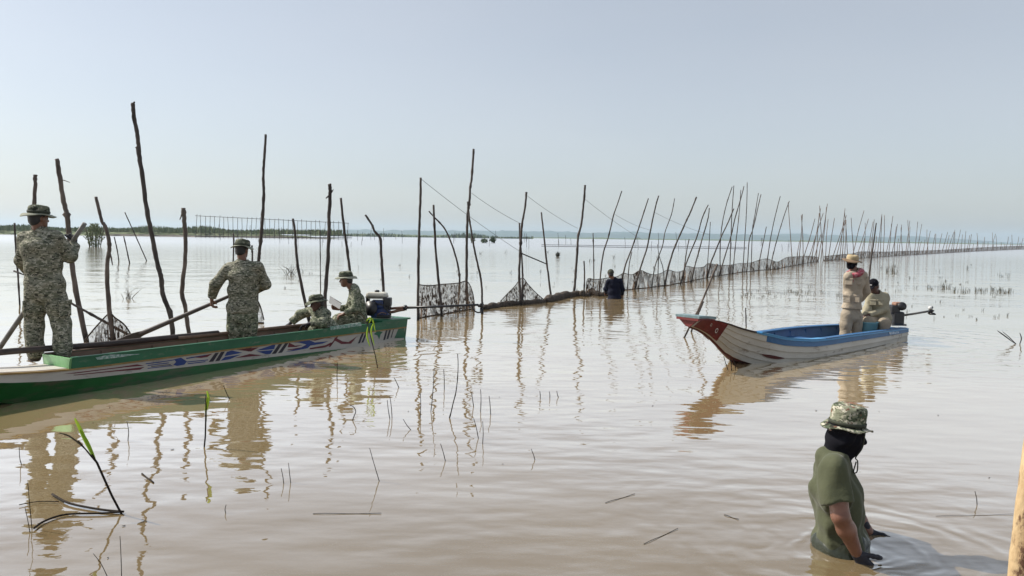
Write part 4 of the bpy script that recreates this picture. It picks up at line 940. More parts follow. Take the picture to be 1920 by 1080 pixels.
        if boots:
            for s in 'lr':
                if 'toe'+s in J:
                    l4, h4 = box_of([J['an'+s], J['toe'+s]], 0.12); B_ = F(l4, h4, 0.010)
                    B_.cap(J['an'+s]+Vector((0, 0, 0.03)), J['an'+s]-Vector((0, 0, 0.04)), 0.054, 0.052, 0.02); B_.cap(J['an'+s]-Vector((0, 0, 0.045)), J['toe'+s], 0.050, 0.044, 0.02); B_.plane(J['an'+s]-Vector((0, 0, 0.085)), (0, 0, -1))
                    fmesh('boot', [B_], M['boot'], o, root)
    if gloves:
        for s, dirn, palm, side_, curl in gloves:
            A = hand_field(J['wr'+s], dirn, palm, side_, curl, 0.0045, 1.0, 1.08); fmesh('glove', [A], M['glove'], o, root)
    return o, root, shirt
def pocket(parent, root, c, nrm, upv, w, hgt, mat, th=0.022):
    n = Vector(nrm).normalized(); u = Vector(upv); u = (u-n*u.dot(n)).normalized(); r = u.cross(n); Mx = Matrix((r, n, u)).transposed()
    p = MB().box(Vector(c)-Vector(root), w, th, hgt, Mx).build('pocket', mat, parent, bevel=0.008)
    MB().box(Vector(c)-Vector(root)+u*hgt*0.40+n*0.006, w*1.08, th, hgt*0.26, Mx).build('pocket_flap', mat, p, bevel=0.005)
    return p
def jset(D, **kw):
    """joints from (x, y, depth offset) in photo pixels at forward distance D; vectors pass through"""
    return {k: (P(q[0], q[1], D+q[2]) if not isinstance(q, Vector) else q) for k, q in kw.items()}

# --- man standing at the bow, seen from behind, both hands on an oar
D1 = 7.95
J1 = jset(D1, head=(72, 409, 0.02), face=Vector((0.45, 0.9, -0.05)), chest=(76, 462, 0.0), pelvis=(84, 534, 0.02), shl=(49, 448, 0.02), shr=(104, 446, 0.02), ell=(42, 488, 0.12), wrl=(62, 520, 0.36),
          elr=(131, 479, 0.12), wrr=(140, 459, 0.27), hipl=(68, 548, 0.02), hipr=(101, 548, 0.02), knl=(64, 606, 0.05), knr=(115, 604, 0.05), anl=(66, 663, 0.02), anr=(119, 661, 0.0), toel=(60, 674, 0.14), toer=(123, 673, 0.13))
o1, r1, s1 = person('man in camouflage and wide brimmed hat standing on the bow gripping an oar', J1, hands=[('l', Vector((0.6, 0.5, -0.2)), Vector((0, -0.3, -1)), Vector((0.2, 1, 0.3)), 0.9)], gloves=[('r', Vector((-0.1, 0.25, 1)), Vector((-1, 0.1, 0.2)), Vector((-0.3, -1, 0.2)), 1.0)], face=True, bulk=1.10)
hat(o1, r1, J1['head'], J1['face'], (0, -0.08, 1), mat=M['camo_hat_sm'], under=M['brim_under'], band=M['strap'], brim=0.060, seed=3)
pocket(o1, r1, P(122, 578, D1-0.02), (1, -0.35, 0), (0, 0, 1), 0.14, 0.17, M['camo'])
pocket(o1, r1, P(50, 579, D1-0.02), (-1, -0.3, 0), (0, 0, 1), 0.14, 0.17, M['camo'])
def oar(label, a, b, r0, r1_, mat, blade=None, n=10):
    t = empty('oar', b, label, 'oar'); a = Vector(a)-Vector(b); b0 = Vector((0, 0, 0))
    MB().tube([lerp(a, b0, k/n) for k in range(n+1)], [r0+(r1_-r0)*k/n for k in range(n+1)], 10).build('shaft', mat, t)
    if blade:
        d = (b0-a).normalized(); sd = d.cross(Vector((0, 1, 0.3))).normalized(); nn = d.cross(sd).normalized()*0.010; w = blade
        q = [b0-d*0.10+sd*0.02, b0+d*0.08+sd*w, b0+d*0.42+sd*w, b0+d*0.52+sd*w*0.5, b0+d*0.52-sd*w*0.5, b0+d*0.42-sd*w, b0+d*0.08-sd*w, b0-d*0.10-sd*0.02]
        MB().add([p-nn for p in q]+[p+nn for p in q], [tuple(range(8)), tuple(range(15, 7, -1))]+[(i, (i+1) % 8, 8+(i+1) % 8, 8+i) for i in range(8)]).build('blade', mat, t, smooth=False)
    return t
oar('grey wooden oar held aslant by the man standing on the bow', P(159, 419, D1+0.20), P(-14, 672, D1+0.52), 0.024, 0.028, M['oargrey'], 0.07)

# --- man standing amidships, seen from behind, with a dark oar
D2 = 9.86
J2 = jset(D2, head=(454, 468, 0.02), face=Vector((0.25, 0.95, -0.12)), chest=(456, 515, 0), pelvis=(455, 576, 0.0), shl=(430, 503, 0.0), shr=(482, 501, 0.0), ell=(404, 533, -0.04), wrl=(397, 560, 0.02),
          elr=(497, 532, 0.10), wrr=(474, 548, 0.30), hipl=(443, 592, 0), hipr=(466, 592, 0), knl=(441, 640, 0.02), knr=(467, 640, 0.02), anl=(442, 686, -0.02), anr=(467, 686, -0.02), toel=(440, 694, 0.16), toer=(470, 694, 0.16))
o2, r2_, s2 = person('man in camouflage standing amidships with his back turned and a dark oar in hand', J2, trousers='camo_g', hands=[('l', Vector((-0.15, 0.2, -1)), Vector((1, 0.2, 0)), Vector((0.2, 1, 0)), 0.75), ('r', Vector((-0.7, 0.2, -0.2)), Vector((0, -0.2, -1)), Vector((0, 1, 0.3)), 0.8)], bulk=1.12, hem=P(455, 586, D2))  # darker camouflage on the trousers puts hip shading into the cloth
hat(o2, r2_, J2['head'], J2['face'], (0, -0.03, 1), mat=M['camo_hat_sm'], under=M['brim_under'], band=M['strap'], brim=0.050, seed=5)
pocket(o2, r2_, P(431, 612, D2-0.02), (-1, -0.4, 0), (0, 0, 1), 0.13, 0.15, M['camo'])
oar('dark wooden oar slanting down from the hands of the man amidships', P(470, 538, D2+0.32), P(262, 627, D2-0.12), 0.020, 0.034, M['oarwood'], 0.055)

# --- man crouching low in the boat, reaching over the gunwale
D3 = 10.95
J3 = jset(D3, head=(594, 568, -0.02), face=Vector((-0.80, -0.55, -0.28)), up=Vector((-0.15, -0.05, 1)), chest=(600, 599, 0.05), pelvis=(622, 623, 0.12), shl=(610, 588, -0.10), shr=(585, 583, 0.16), ell=(606, 605, -0.22), wrl=(580, 607, -0.24),
          elr=(562, 590, 0.20), wrr=(546, 605, 0.16), hipl=(618, 629, 0.04), hipr=(624, 627, 0.22), knl=(590, 621, -0.06), knr=(592, 617, 0.22), anl=(602, 643, -0.02), anr=(606, 641, 0.22))
o3, r3, s3 = person('man in camouflage crouching low in the boat and reaching forward over its floor', J3, hands=[], gloves=[('l', Vector((-1, 0.1, -0.25)), Vector((0, 0, -1)), Vector((0, 1, 0)), 0.45), ('r', Vector((-0.8, -0.1, -0.5)), Vector((0, 0, -1)), Vector((0, -1, 0)), 0.45)], skin='skin_dk', top='camo_g', trousers='camo_g', bulk=1.02, folds=0.010)
hat(o3, r3, J3['head'], Vector((-0.80, -0.55, -0.16)), J3['up'], mat=M['camo_hat_sm'], under=M['camo_hat_sm'], band=M['strap'], brim=0.058, droop=0.026, crown_h=0.072, seed=8)

# --- man seated at the stern, in profile
D4 = 11.75
J4 = jset(D4, head=(649, 524, 0.0), face=Vector((-0.97, -0.12, -0.10)), chest=(668, 562, 0.02), pelvis=(672, 594, 0.05), shl=(667, 549, -0.15), shr=(664, 548, 0.17), ell=(668, 579, -0.22), wrl=(646, 588, -0.20),
          elr=(655, 578, 0.22), wrr=(636, 579, 0.16), hipl=(670, 600, -0.04), hipr=(670, 599, 0.13), knl=(636, 599, -0.10), knr=(634, 598, 0.18), anl=(632, 632, -0.08), anr=(630, 632, 0.14))
o4, r4, s4 = person('man in camouflage seated in front of the blue engine looking forward', J4, hands=[('l', Vector((-1, 0, -0.3)), Vector((0.1, 0.4, -1)), Vector((0, 1, 0.2)), 0.6), ('r', Vector((-1, -0.1, 0.2)), Vector((0, -0.8, 0.3)), Vector((0, 0, 1)), 0.8)], skin='skin', top='camo_g', trousers='camo_g', bulk=1.0, folds=0.009)
hat(o4, r4, J4['head'], Vector((-0.98, -0.12, -0.06)), (0.10, 0, 1), mat=M['camo_hat_sm'], under=M['brim_under'], band=M['strap'], brim=0.062, droop=0.020, crown_h=0.078, seed=11)
cb = MB(); qa, qb, qc, qd = P(619, 556, D4+0.12), P(640, 569, D4+0.02), P(637, 580, D4+0.02), P(617, 568, D4+0.12); nn = Vector((0, -0.012, 0.004))
cb0 = empty('white_board', qc, 'white board held tilted by the man seated at the stern', 'board')
cb.add([p-qc for p in (qa, qb, qc, qd)]+[p-qc+nn for p in (qa, qb, qc, qd)], [(0,1,2,3), (7,6,5,4), (0,4,5,1), (1,5,6,2), (2,6,7,3), (3,7,4,0)]).build('panel', M['board'], cb0, smooth=False)
MB().tube([qa-qc, qb-qc], 0.010, 6).build('edge_strip', M['dkmetal'], cb0)

# --- man in black wading beside the net wall
D5 = W(1150, 560).y
J5 = jset(D5, head=(1145, 513.5, 0.03), face=Vector((-0.25, 0.95, -0.2)), chest=(1151, 535, 0.05), pelvis=(1152, 560, 0.0), shl=(1141, 528, 0.03), shr=(1163, 527, 0.03), ell=(1136, 542, 0.10), wrl=(1137, 549, 0.34),
          elr=(1167, 543, 0.08), wrr=(1166, 553, 0.30), hipl=(1146, 568, 0), hipr=(1158, 568, 0), knl=(1146, 598, 0.05), knr=(1158, 598, 0.05), anl=(1146, 622, 0), anr=(1158, 622, 0))
o5, r5, s5 = person('man in black clothes and dark cap wading waist deep beside the net wall', J5, top='navy_cloth', hands=[('l', Vector((-0.2, 1, -0.3)), Vector((0.3, 0, -1)), Vector((1, 0, 0)), 0.5), ('r', Vector((0.1, 1, -0.4)), Vector((0, 0, -1)), Vector((-1, 0, 0)), 0.5)], waterline=-0.06, hem=P(1152, 570, D5), bulk=1.04)
rr_, ff_, uu_ = frame_of(J5['face'])
A = F(J5['head']-Vector((0.16, 0.16, 0.1)), J5['head']+Vector((0.16, 0.16, 0.18)), 0.009); A.ell(J5['head']+uu_*0.03-ff_*0.01, (rr_, ff_, uu_), (0.092, 0.112, 0.108)); A.plane(J5['head']+uu_*0.015, -uu_); A.cap(J5['head']+ff_*0.09+uu_*0.03, J5['head']+ff_*0.15+uu_*0.02, 0.03, 0.02, 0.02)
fmesh('cap', [A], M['strap'], o5, r5)

# --- man in khaki standing in the small boat, masked, red scarf
D6 = lb2(1.35, 0.0, 0).y
J6 = jset(D6, head=(1597, 492, 0), face=Vector((-0.84, -0.50, -0.10)), up=Vector((-0.10, 0.0, 1)), chest=(1602, 531, 0.02), pelvis=(1597, 578, 0.02), shl=(1619, 517, 0.06), shr=(1590, 518, -0.08), ell=(1625, 546, 0.12), wrl=(1612, 564, 0.24),
          elr=(1588, 548, 0.05), wrr=(1597, 562, 0.22), hipl=(1605, 592, 0.03), hipr=(1588, 592, -0.03), knl=(1606, 628, 0.03), knr=(1584, 628, -0.05), anl=(1606, 658, 0.06), anr=(1584, 658, -0.02), toel=(1598, 663, -0.02), toer=(1577, 663, -0.10))
o6, r6, s6 = person('man in khaki standing in the small boat with sun hat, black mask and red scarf', J6, top='khaki', trousers='khaki_tr', hands=[('l', Vector((-0.4, 0.8, -0.4)), Vector((0, 0, -1)), Vector((-1, 0, 0)), 0.7), ('r', Vector((0.3, 0.8, -0.3)), Vector((0, 0, -1)), Vector((1, 0, 0)), 0.7)], hem=P(1597, 579, D6), bulk=0.97, folds=0.006)
rr_, ff_, uu_ = frame_of(J6['face'], J6['up']); H6 = J6['head']
A = head_field(H6, J6['face'], J6['up'], 0.0075, 0.007); A.plane(H6+uu_*0.000+ff_*0.05, uu_); A.plane(H6-uu_*0.105, -uu_); A.plane(H6-ff_*0.01, -ff_); fmesh('face_mask', [A], M['black_cloth'], o6, r6)
nb6 = lerp(J6['shl'], J6['shr'], 0.5)
A = F(nb6-Vector((0.22, 0.22, 0.20)), nb6+Vector((0.22, 0.22, 0.2)), 0.009); n_ = 18; ring = []
for k in range(n_+1):
    a_ = 2*math.pi*k/n_; ring.append(nb6+rr_*0.105*math.cos(a_)+ff_*(0.100*math.sin(a_)+0.022)+uu_*(0.055-0.035*math.sin(a_)))
for k in range(n_): A.cap(ring[k], ring[k+1], 0.040, 0.040, 0.02)
A.cap(nb6+ff_*0.10+uu_*0.02, nb6+ff_*0.165-uu_*0.11-rr_*0.02, 0.048, 0.026, 0.02); A.cap(nb6+ff_*0.09+rr_*0.04+uu_*0.01, nb6+ff_*0.115+rr_*0.04-uu_*0.07, 0.038, 0.022, 0.02)
A.folds(0.007, 60, 1.0); fmesh('scarf', [A], M['krama'], o6, r6)
hat(o6, r6, H6, Vector((-0.82, -0.5, 0.06)), Vector((0.22, -0.05, 1)), mat=M['straw'], under=M['straw_dk'], brim=0.068, droop=0.020, crown_h=0.075, seed=14)
fr6 = (ff_-uu_*ff_.dot(uu_)).normalized(); fr6 = Vector((-0.62, -0.78, 0))
for x, y, w, hh in ((1592, 528, 0.12, 0.11), (1610, 528, 0.11, 0.11), (1588, 560, 0.115, 0.13), (1606, 560, 0.11, 0.13)):
    pocket(o6, r6, P(x, y, D6-0.125), fr6, (0, 0, 1), w, hh, M['khaki'], 0.034)
pocket(o6, r6, P(1613, 600, D6-0.02), (0.9, -0.5, 0), (0, 0, 1), 0.14, 0.15, M['khaki_tr'])
MB().lathe([(0.030, -0.004), (0.030, 0.004)], P(1622.5, 519, D6+0.0)-r6, Matrix.Rotation(math.radians(80), 3, 'X'), 16).build('arm_badge', M['badge'], o6)

# --- man in khaki seated by the small boat's engine
D7 = lb2(0.72, 0.0, 0).y
J7 = jset(D7, head=(1638, 537, -0.02), face=Vector((-0.70, -0.58, -0.42)), up=Vector((-0.25, -0.15, 1)), chest=(1648, 566, 0.04), pelvis=(1652, 599, 0.10), shl=(1659, 555, 0.06), shr=(1631, 557, -0.02), ell=(1657, 581, -0.04), wrl=(1627, 592, -0.16),
          elr=(1626, 580, -0.06), wrr=(1616, 594, -0.10), hipl=(1658, 606, 0.06), hipr=(1643, 606, 0.02), knl=(1658, 604, -0.34), knr=(1627, 603, -0.30), anl=(1655, 636, -0.30), anr=(1625, 636, -0.28))
o7, r7, s7 = person('man in khaki uniform and dark cap seated by the dark engine with his head bowed', J7, top='khaki_gr', trousers='khaki_tr', skin='skin_dk', hands=[('l', Vector((-1, -0.2, -0.1)), Vector((0, 0, -1)), Vector((0, -1, 0.2)), 0.6), ('r', Vector((-0.3, -0.6, -0.6)), Vector((0.4, 0, -1)), Vector((1, 0, 0)), 0.6)], bulk=1.0, folds=0.008)
for x, y in ((1637, 567), (1651, 567)): pocket(o7, r7, P(x, y, D7-0.13), (-0.45, -0.9, 0.1), (0, 0, 1), 0.10, 0.10, M['khaki_gr'], 0.03)
rr_, ff_, uu_ = frame_of(J7['face'], J7['up']); H7 = J7['head']
A = F(H7-Vector((0.2, 0.2, 0.1)), H7+Vector((0.2, 0.2, 0.2)), 0.008); A.ell(H7+uu_*0.034-ff_*0.010, (rr_, ff_, uu_), (0.084, 0.104, 0.104)); A.plane(H7+uu_*0.030, -uu_)
cp = fmesh('cap', [A], M['black_cloth'], o7, r7)
A = F(H7-Vector((0.25, 0.25, 0.15)), H7+Vector((0.25, 0.25, 0.2)), 0.008); A.ell(H7+uu_*0.036+ff_*0.115, (rr_, ff_, uu_), (0.072, 0.070, 0.012)); fmesh('cap_bill', [A], M['black_cloth'], cp, r7).parent = cp
MB().box(H7+ff_*0.088+uu_*0.068-r7, 0.045, 0.012, 0.020, Matrix((rr_, ff_, uu_)).transposed()).build('cap_badge', M['board'], cp, bevel=0.003)
MB().lathe([(0.026, -0.004), (0.026, 0.004)], P(1657.5, 561, D7-0.035)-r7, Matrix.Rotation(math.radians(75), 3, 'X'), 16).build('arm_badge', M['badge'], o7)

# --- man wading in front, olive shirt, black balaclava, camouflage hat
D8 = W(1575, 1026).y
J8 = jset(D8, head=(1586, 811, 0.0), face=Vector((0.97, -0.10, -0.24)), up=Vector((0.20, 0.02, 1)), chest=(1566, 915, 0.02), pelvis=(1576, 1010, 0.03), shl=(1562, 876, 0.17), shr=(1562, 880, -0.16), ell=(1598, 962, 0.25), wrl=(1628, 996, 0.20),
          elr=(1576, 968, -0.24), wrr=(1606, 1036, -0.20), hipl=(1575, 1040, 0.12), hipr=(1572, 1040, -0.08), knl=(1575, 1170, 0.12), knr=(1572, 1170, -0.08), anl=(1570, 1290, 0.12), anr=(1570, 1290, -0.08))
o8, r8, s8 = person('man in olive T-shirt, black balaclava and camouflage hat wading waist deep in the water', J8, skin='skin_arm', top='tshirt', short=True, hair=False, face=False, collar=False, waterline=-0.10, hem=P(1576, 1062, D8), bulk=0.97, folds=0.012, res=0.0085,
    gloves=[('r', Vector((0.55, -0.1, -0.8)), Vector((0.4, 0.9, 0)), Vector((0.6, -0.3, 0)), 0.5), ('l', Vector((0.5, -0.1, -0.8)), Vector((0, -1, 0)), Vector((0.6, 0.3, 0)), 0.5)])
rr_, ff_, uu_ = frame_of(J8['face'], J8['up']); H8 = J8['head']; nb8 = lerp(J8['shl'], J8['shr'], 0.5)
A = F(H8-Vector((0.19, 0.19, 0.26)), H8+Vector((0.19, 0.19, 0.16)), 0.0065); B_ = head_field(H8, J8['face'], J8['up'], 0.0065, 0.010, 0.95)
A = F(H8-Vector((0.17, 0.17, 0.25)), H8+Vector((0.17, 0.17, 0.17)), 0.0065)
at8 = lambda a, b, c: H8+rr_*a+ff_*b+uu_*c
A.ell(at8(0, -0.008, 0.026), (rr_, ff_, uu_), (0.078, 0.094, 0.098)); A.ell(at8(0, 0.024, -0.045), (rr_, ff_, uu_), (0.062, 0.070, 0.078), 0.03); A.ell(at8(0, 0.056, -0.086), (rr_, ff_, uu_), (0.036, 0.036, 0.030), 0.03); A.cap(at8(-0.03, 0.074, 0.024), at8(0.03, 0.074, 0.024), 0.015, 0.015, 0.02); A.ell(at8(-0.03, 0.098, 0.0), (rr_, ff_, uu_), (0.016, 0.016, 0.010), 0.012, cut=True); A.ell(at8(0.03, 0.098, 0.0), (rr_, ff_, uu_), (0.016, 0.016, 0.010), 0.012, cut=True)
A.cap(at8(0, 0.082, 0.010), at8(0, 0.106, -0.024), 0.012, 0.017, 0.016); A.cap(at8(-0.018, 0.084, -0.058), at8(0.018, 0.084, -0.058), 0.010, 0.010, 0.012)
A.ell(at8(0.076, -0.006, -0.008), (rr_, ff_, uu_), (0.020, 0.030, 0.040), 0.02); A.ell(at8(-0.076, -0.006, -0.008), (rr_, ff_, uu_), (0.020, 0.030, 0.040), 0.02); A.cap(at8(0, -0.025, -0.06), nb8+Vector((0.01, 0, 0.02)), 0.068, 0.074, 0.03); A.folds(0.0045, 62, 2); fmesh('balaclava', [A], M['black_cloth'], o8, r8)
h8 = hat(o8, r8, H8, Vector((0.98, -0.06, -0.10)), Vector((0.08, -0.02, 1)), mat=M['camo_hat'], under=M['camo_hat'], band=M['strap'], brim=0.044, droop=0.006, crown_h=0.118, seed=21, sc=0.88, flat=1)
MB().tube(smoothline([at8(0.082, 0.066, 0.03)-r8, at8(0.060, 0.082, -0.05)-r8, at8(0.030, 0.075, -0.115)-r8, at8(0.012, 0.098, -0.135)-r8, at8(0.012, 0.110, -0.19)-r8, at8(0.0, 0.098, -0.20)-r8, at8(0.005, 0.094, -0.14)-r8], 5), 0.0035, 6).build('chin_cord', M['strap'], h8)
A = F(J8['pelvis']-Vector((0.3, 0.3, 0.12)), J8['pelvis']+Vector((0.3, 0.3, 0.12)), 0.009); A.ecap(J8['pelvis']-Vector((0, 0, 0.14)), J8['pelvis']+Vector((0, 0, -0.02)), 0.214, 0.170, 0.192, 0.150, J8['shr']-J8['shl'], 0); A.folds(0.009, 55, 3.0); A.plane(Vector((0, 0, -0.08)), (0, 0, -1)); fmesh('wet_shirt_hem', [A], M['tshirt_wet'], o8, r8)
# ------------------------------------------------------------------ poles, nets, lines
def pole(label, pts, w0, w1, group=None, base=None, mat='pole', dtop=0.0, knots=(), sink=0.5, name='wooden_pole', seed=0, cat='pole', twig=()):
    """pts: photo pixels from top to foot; base: foot pixel on the water when hidden; w: widths in photo pixels"""
    bx, by = base if base else pts[-1]
    D = W(bx, by).y; root = W(bx, by)
    full = list(pts) + ([base] if base else [])
    n = len(full); L = []
    for i, (x, y) in enumerate(full):
        t = 1-i/(n-1); L.append(P(x, y, D+dtop*t)-root)
    L[-1] = Vector((0, 0, 0)); dirn = (L[-1]-L[-2]).normalized(); L.append(L[-1]+dirn*sink)
    S = smoothline(L, 6); m = len(S); r = random.Random(seed*31+int(bx)); R = []
    for i in range(m):
        t = i/(m-1); w = (w0+(w1-w0)*t)*D/FPX/2*0.84; R.append(w*(1+0.09*r.uniform(-1, 1))*(1.28 if r.random() < 0.06 else 1)); S[i] = S[i]+Vector((r.uniform(-1, 1), r.uniform(-1, 1), 0))*w*0.14
    for (ky, amt) in knots:
        kz = min(range(m), key=lambda q: abs((S[q]+root-P(full[0][0], ky, D)).z)); R[kz] *= amt
    mb = MB().tube(S, R, 7)
    for (x0, y0, x1, y1, ww) in twig:
        mb.tube([P(x0, y0, D)-root, P((x0+x1)/2+0.6, (y0+y1)/2, D-0.02)-root, P(x1, y1, D-0.04)-root], [ww*D/FPX/2, ww*D/FPX/2*0.8, ww*D/FPX/2*0.5], 6)
    o = mb.build(name, M[mat], None, root); return tag(o, label, cat, group)
g1 = 'stout net poles standing behind the long boat'
pole('short thick pole rising behind the hat of the man on the bow', [(66, 328), (66, 350), (63, 400), (58, 480)], 7, 9, g1, (52, 590), 'pole_pale')
pole('stout pole with a knot just right of the man on the bow', [(107, 298), (113, 340), (121, 385), (126, 408), (132, 470), (145, 560)], 9, 12, g1, (162, 641), 'pole_pale', knots=((404, 1.6),), twig=((113, 336, 131, 342, 2),))
pole('crooked pole bent like an elbow with a heaped net at its foot', [(180, 369), (190, 412), (197, 424), (204, 450), (205, 470), (201, 492), (201, 530), (206, 590)], 6.5, 11, g1, (214, 652), 'pole_pale', twig=((205, 470, 211, 497, 3.5),))
pole('tallest knotted pole leaning left high over the long boat', [(249, 193), (252, 225), (258, 255), (260, 283), (266, 325), (274, 385), (284, 440), (294, 490), (302, 521), (305, 552), (320, 592)], 8.5, 11, g1, (326, 648), twig=((258, 280, 254, 276, 4), (249, 195, 252, 191, 5)))
pole('thick stub-topped pole with a wavy stem between the standing men', [(344, 390), (346, 420), (348, 455), (346, 500), (341, 548), (348, 580)], 9, 9.5, g1, (356, 645), 'pole_pale', knots=((396, 1.35),), twig=((341, 400, 337, 412, 3),))
pole('tall straight dark pole rising behind the man amidships', [(498, 252), (496, 290), (493.5, 330), (494.5, 365), (491, 420), (487, 466), (484, 500)], 5.5, 8, g1, (480, 606))
pole('leaning dark pole standing behind the crouching man', [(549, 410), (553, 435), (556, 480), (562, 520)], 5, 8, g1, (580, 604))
pole('thick pole with a broken side branch behind the crouching man', [(618, 345), (619, 362), (617, 400), (616.5, 440), (614, 500), (610, 550)], 7.5, 9, g1, (607, 606), twig=((619, 364, 611, 372, 4), (619, 364, 625, 355, 3)))
pole('slim pole standing behind the hat of the seated man', [(639, 371), (643, 410), (648, 450), (655, 500)], 5, 7, g1, (664, 592))
pole('crooked pole with a kinked top rising behind the blue engine', [(685, 403), (697, 421), (702, 433), (713, 448), (715, 480), (718, 530)], 4.5, 7.5, g1, (722, 592))
pole('very thin straight rod beside the pole with the broken branch', [(600, 432), (600.5, 480), (601, 545)], 2.2, 2.4)
pole('thin dark rod with a cross peg left of the man on the bow', [(27, 418), (30, 470), (34, 520), (37, 572)], 4, 3.5, twig=((26, 508, 46, 516, 4),))
g2 = 'net poles standing beyond the stern of the long boat'
pole('straight pole at the end of the hanging net panel beside the engine shaft', [(789, 333), (788, 380), (786, 430), (785, 480), (784, 545), (784, 601)], 5, 7, g2)
pole('shorter dark pole in the middle of the hanging net panel', [(813, 384), (815, 430), (817, 470), (822, 525), (827, 570), (828, 593)], 4.5, 7, g2)
pole('bowed stick arching over to a shorter pole above the net panel', [(804, 396), (815, 408), (833, 428), (846, 455), (857, 490), (861, 515), (862, 533)], 3, 5, g2, knots=((514, 1.5),))
pole('tall pole with a splice halfway rising over the net panel', [(888, 279), (885, 330), (882, 350), (880, 380), (877, 400), (875.5, 440), (875, 490), (875, 540), (876, 579)], 4.5, 7, g2, knots=((352, 1.3), (384, 1.5)))
pole('forked dark pole leaning right at the far end of the net panel', [(877, 378), (880, 410), (885, 440), (891, 475), (899, 510), (903, 535), (904, 560), (904, 587)], 4, 5, g2, twig=((901, 522, 900.5, 510, 3),))
pole('pole lashed double rising through the tent shaped net', [(987, 360), (985, 385), (979, 420), (977, 445), (975, 480), (973.5, 520), (977, 573)], 4.5, 6, g2, knots=((458, 1.6),))
pole('stub stick lashed against the double pole of the tent shaped net', [(974, 418), (975, 450), (979, 490), (980, 530), (979, 571)], 3.5, 5, g2)
pole('thin leaning pole beside the tent shaped net', [(1015, 398), (1019, 435), (1025, 490), (1030, 530), (1034, 563)], 3.4, 5, g2)
pole('wavy pole carrying the end of a sagging line', [(1097, 347), (1095, 375), (1090, 420), (1084, 445), (1082, 480), (1079, 520), (1076, 554)], 4.5, 6, g2, knots=((372, 1.3),))
pole('thin dark rod standing behind the man in black', [(1112, 437), (1113, 471), (1113.5, 522)], 2.2, 3, knots=((450, 1.6),))
pole('short dark stub left of the man in black', [(1095, 489), (1096, 515), (1095, 556)], 3, 4)
g3 = 'leaning poles along the near part of the net wall'
lp = 'bare crooked pole leaning over the near part of the net wall'
NEARP = [([(1166, 358), (1157, 385), (1150, 405), (1142, 440), (1132, 472), (1127, 505)], (1124, 548), 3.6), ([(1216, 372), (1206, 402), (1197, 430), (1184, 468), (1172, 500)], (1163, 546), 3.8), ([(1185, 472), (1180, 495)], (1176, 545), 3),
         ([(1235, 367), (1229, 388), (1222, 420), (1213, 465), (1200, 505)], (1190, 543), 4), ([(1265, 372), (1259, 402), (1247, 435), (1242, 462), (1228, 500)], (1222, 540), 2.6), ([(1233, 458), (1236, 480), (1243, 502)], (1246, 536), 2.2), ([(1235, 478), (1234, 505)], (1234, 538), 2.8),
         ([(1306, 369), (1295, 397), (1286, 416), (1270, 452), (1262, 472), (1253, 502)], (1246, 537), 4.4), ([(1328, 384), (1317, 408), (1308, 440), (1294, 475), (1284, 502)], (1276, 532), 3.4), ([(1330, 390), (1327, 412), (1316, 450), (1308, 480), (1302, 502)], (1296, 530), 3.2),
         ([(1292, 448), (1286, 480)], (1280, 530), 3), ([(1332, 416), (1330, 450), (1327, 492)], (1326, 522), 2.2), ([(1373, 350), (1363, 380), (1355, 415), (1351, 450), (1350, 490)], (1352, 516), 2.6), ([(1376, 348), (1373, 390), (1371, 430)], (1368, 515), 2.4),
         ([(1376, 391), (1366, 415), (1352, 445), (1340, 475), (1333, 492)], (1326, 522), 3.6), ([(1395, 349), (1389, 372), (1378, 410), (1370, 445), (1357, 488)], (1348, 518), 3.0), ([(1389, 356), (1386, 400), (1378, 470)], (1374, 513), 2.2), ([(1401, 342), (1400, 390), (1397, 440), (1394, 488)], (1392, 510), 2.4),
         ([(1427, 364), (1422, 385), (1413, 425), (1405, 450), (1402, 488)], (1400, 509), 2.6), ([(1422, 362), (1416, 400), (1411, 430), (1409, 485)], (1408, 508), 2.2), ([(1437, 425), (1432, 450), (1425, 484)], (1422, 507), 2.6), ([(1463, 368), (1456, 395), (1447, 435), (1440, 478)], (1437, 505), 2.4), ([(1480, 377), (1470, 405), (1458, 445), (1449, 480)], (1444, 504), 2.4)]
ORD = ['first', 'second', 'third', 'fourth', 'fifth', 'sixth', 'seventh', 'eighth', 'ninth', 'tenth', 'eleventh', 'twelfth', 'thirteenth', 'fourteenth', 'fifteenth', 'sixteenth', 'seventeenth', 'eighteenth', 'nineteenth', 'twentieth', 'twenty-first', 'twenty-second', 'twenty-third']
NEARP.sort(key=lambda q: q[1][0])
def poledesc(pts, base, w):
    h = base[1]-pts[0][1]; lean = (pts[0][0]-base[0])/h
    return ('short stub' if h < 75 else 'tall pole' if h > 150 else 'middling pole')+(' leaning strongly' if abs(lean) > 0.28 else ' leaning slightly' if abs(lean) > 0.08 else ' standing upright')
NEARL = [poledesc(*q)+', '+ORD[k]+' along the net wall from the man in black' for k, q in enumerate(NEARP)]
for i, (pts, base, w) in enumerate(NEARP):
    pole(NEARL[i], pts, w*0.66, w*1.05, g3, base, dtop=random.uniform(-0.5, 0.5), seed=i)
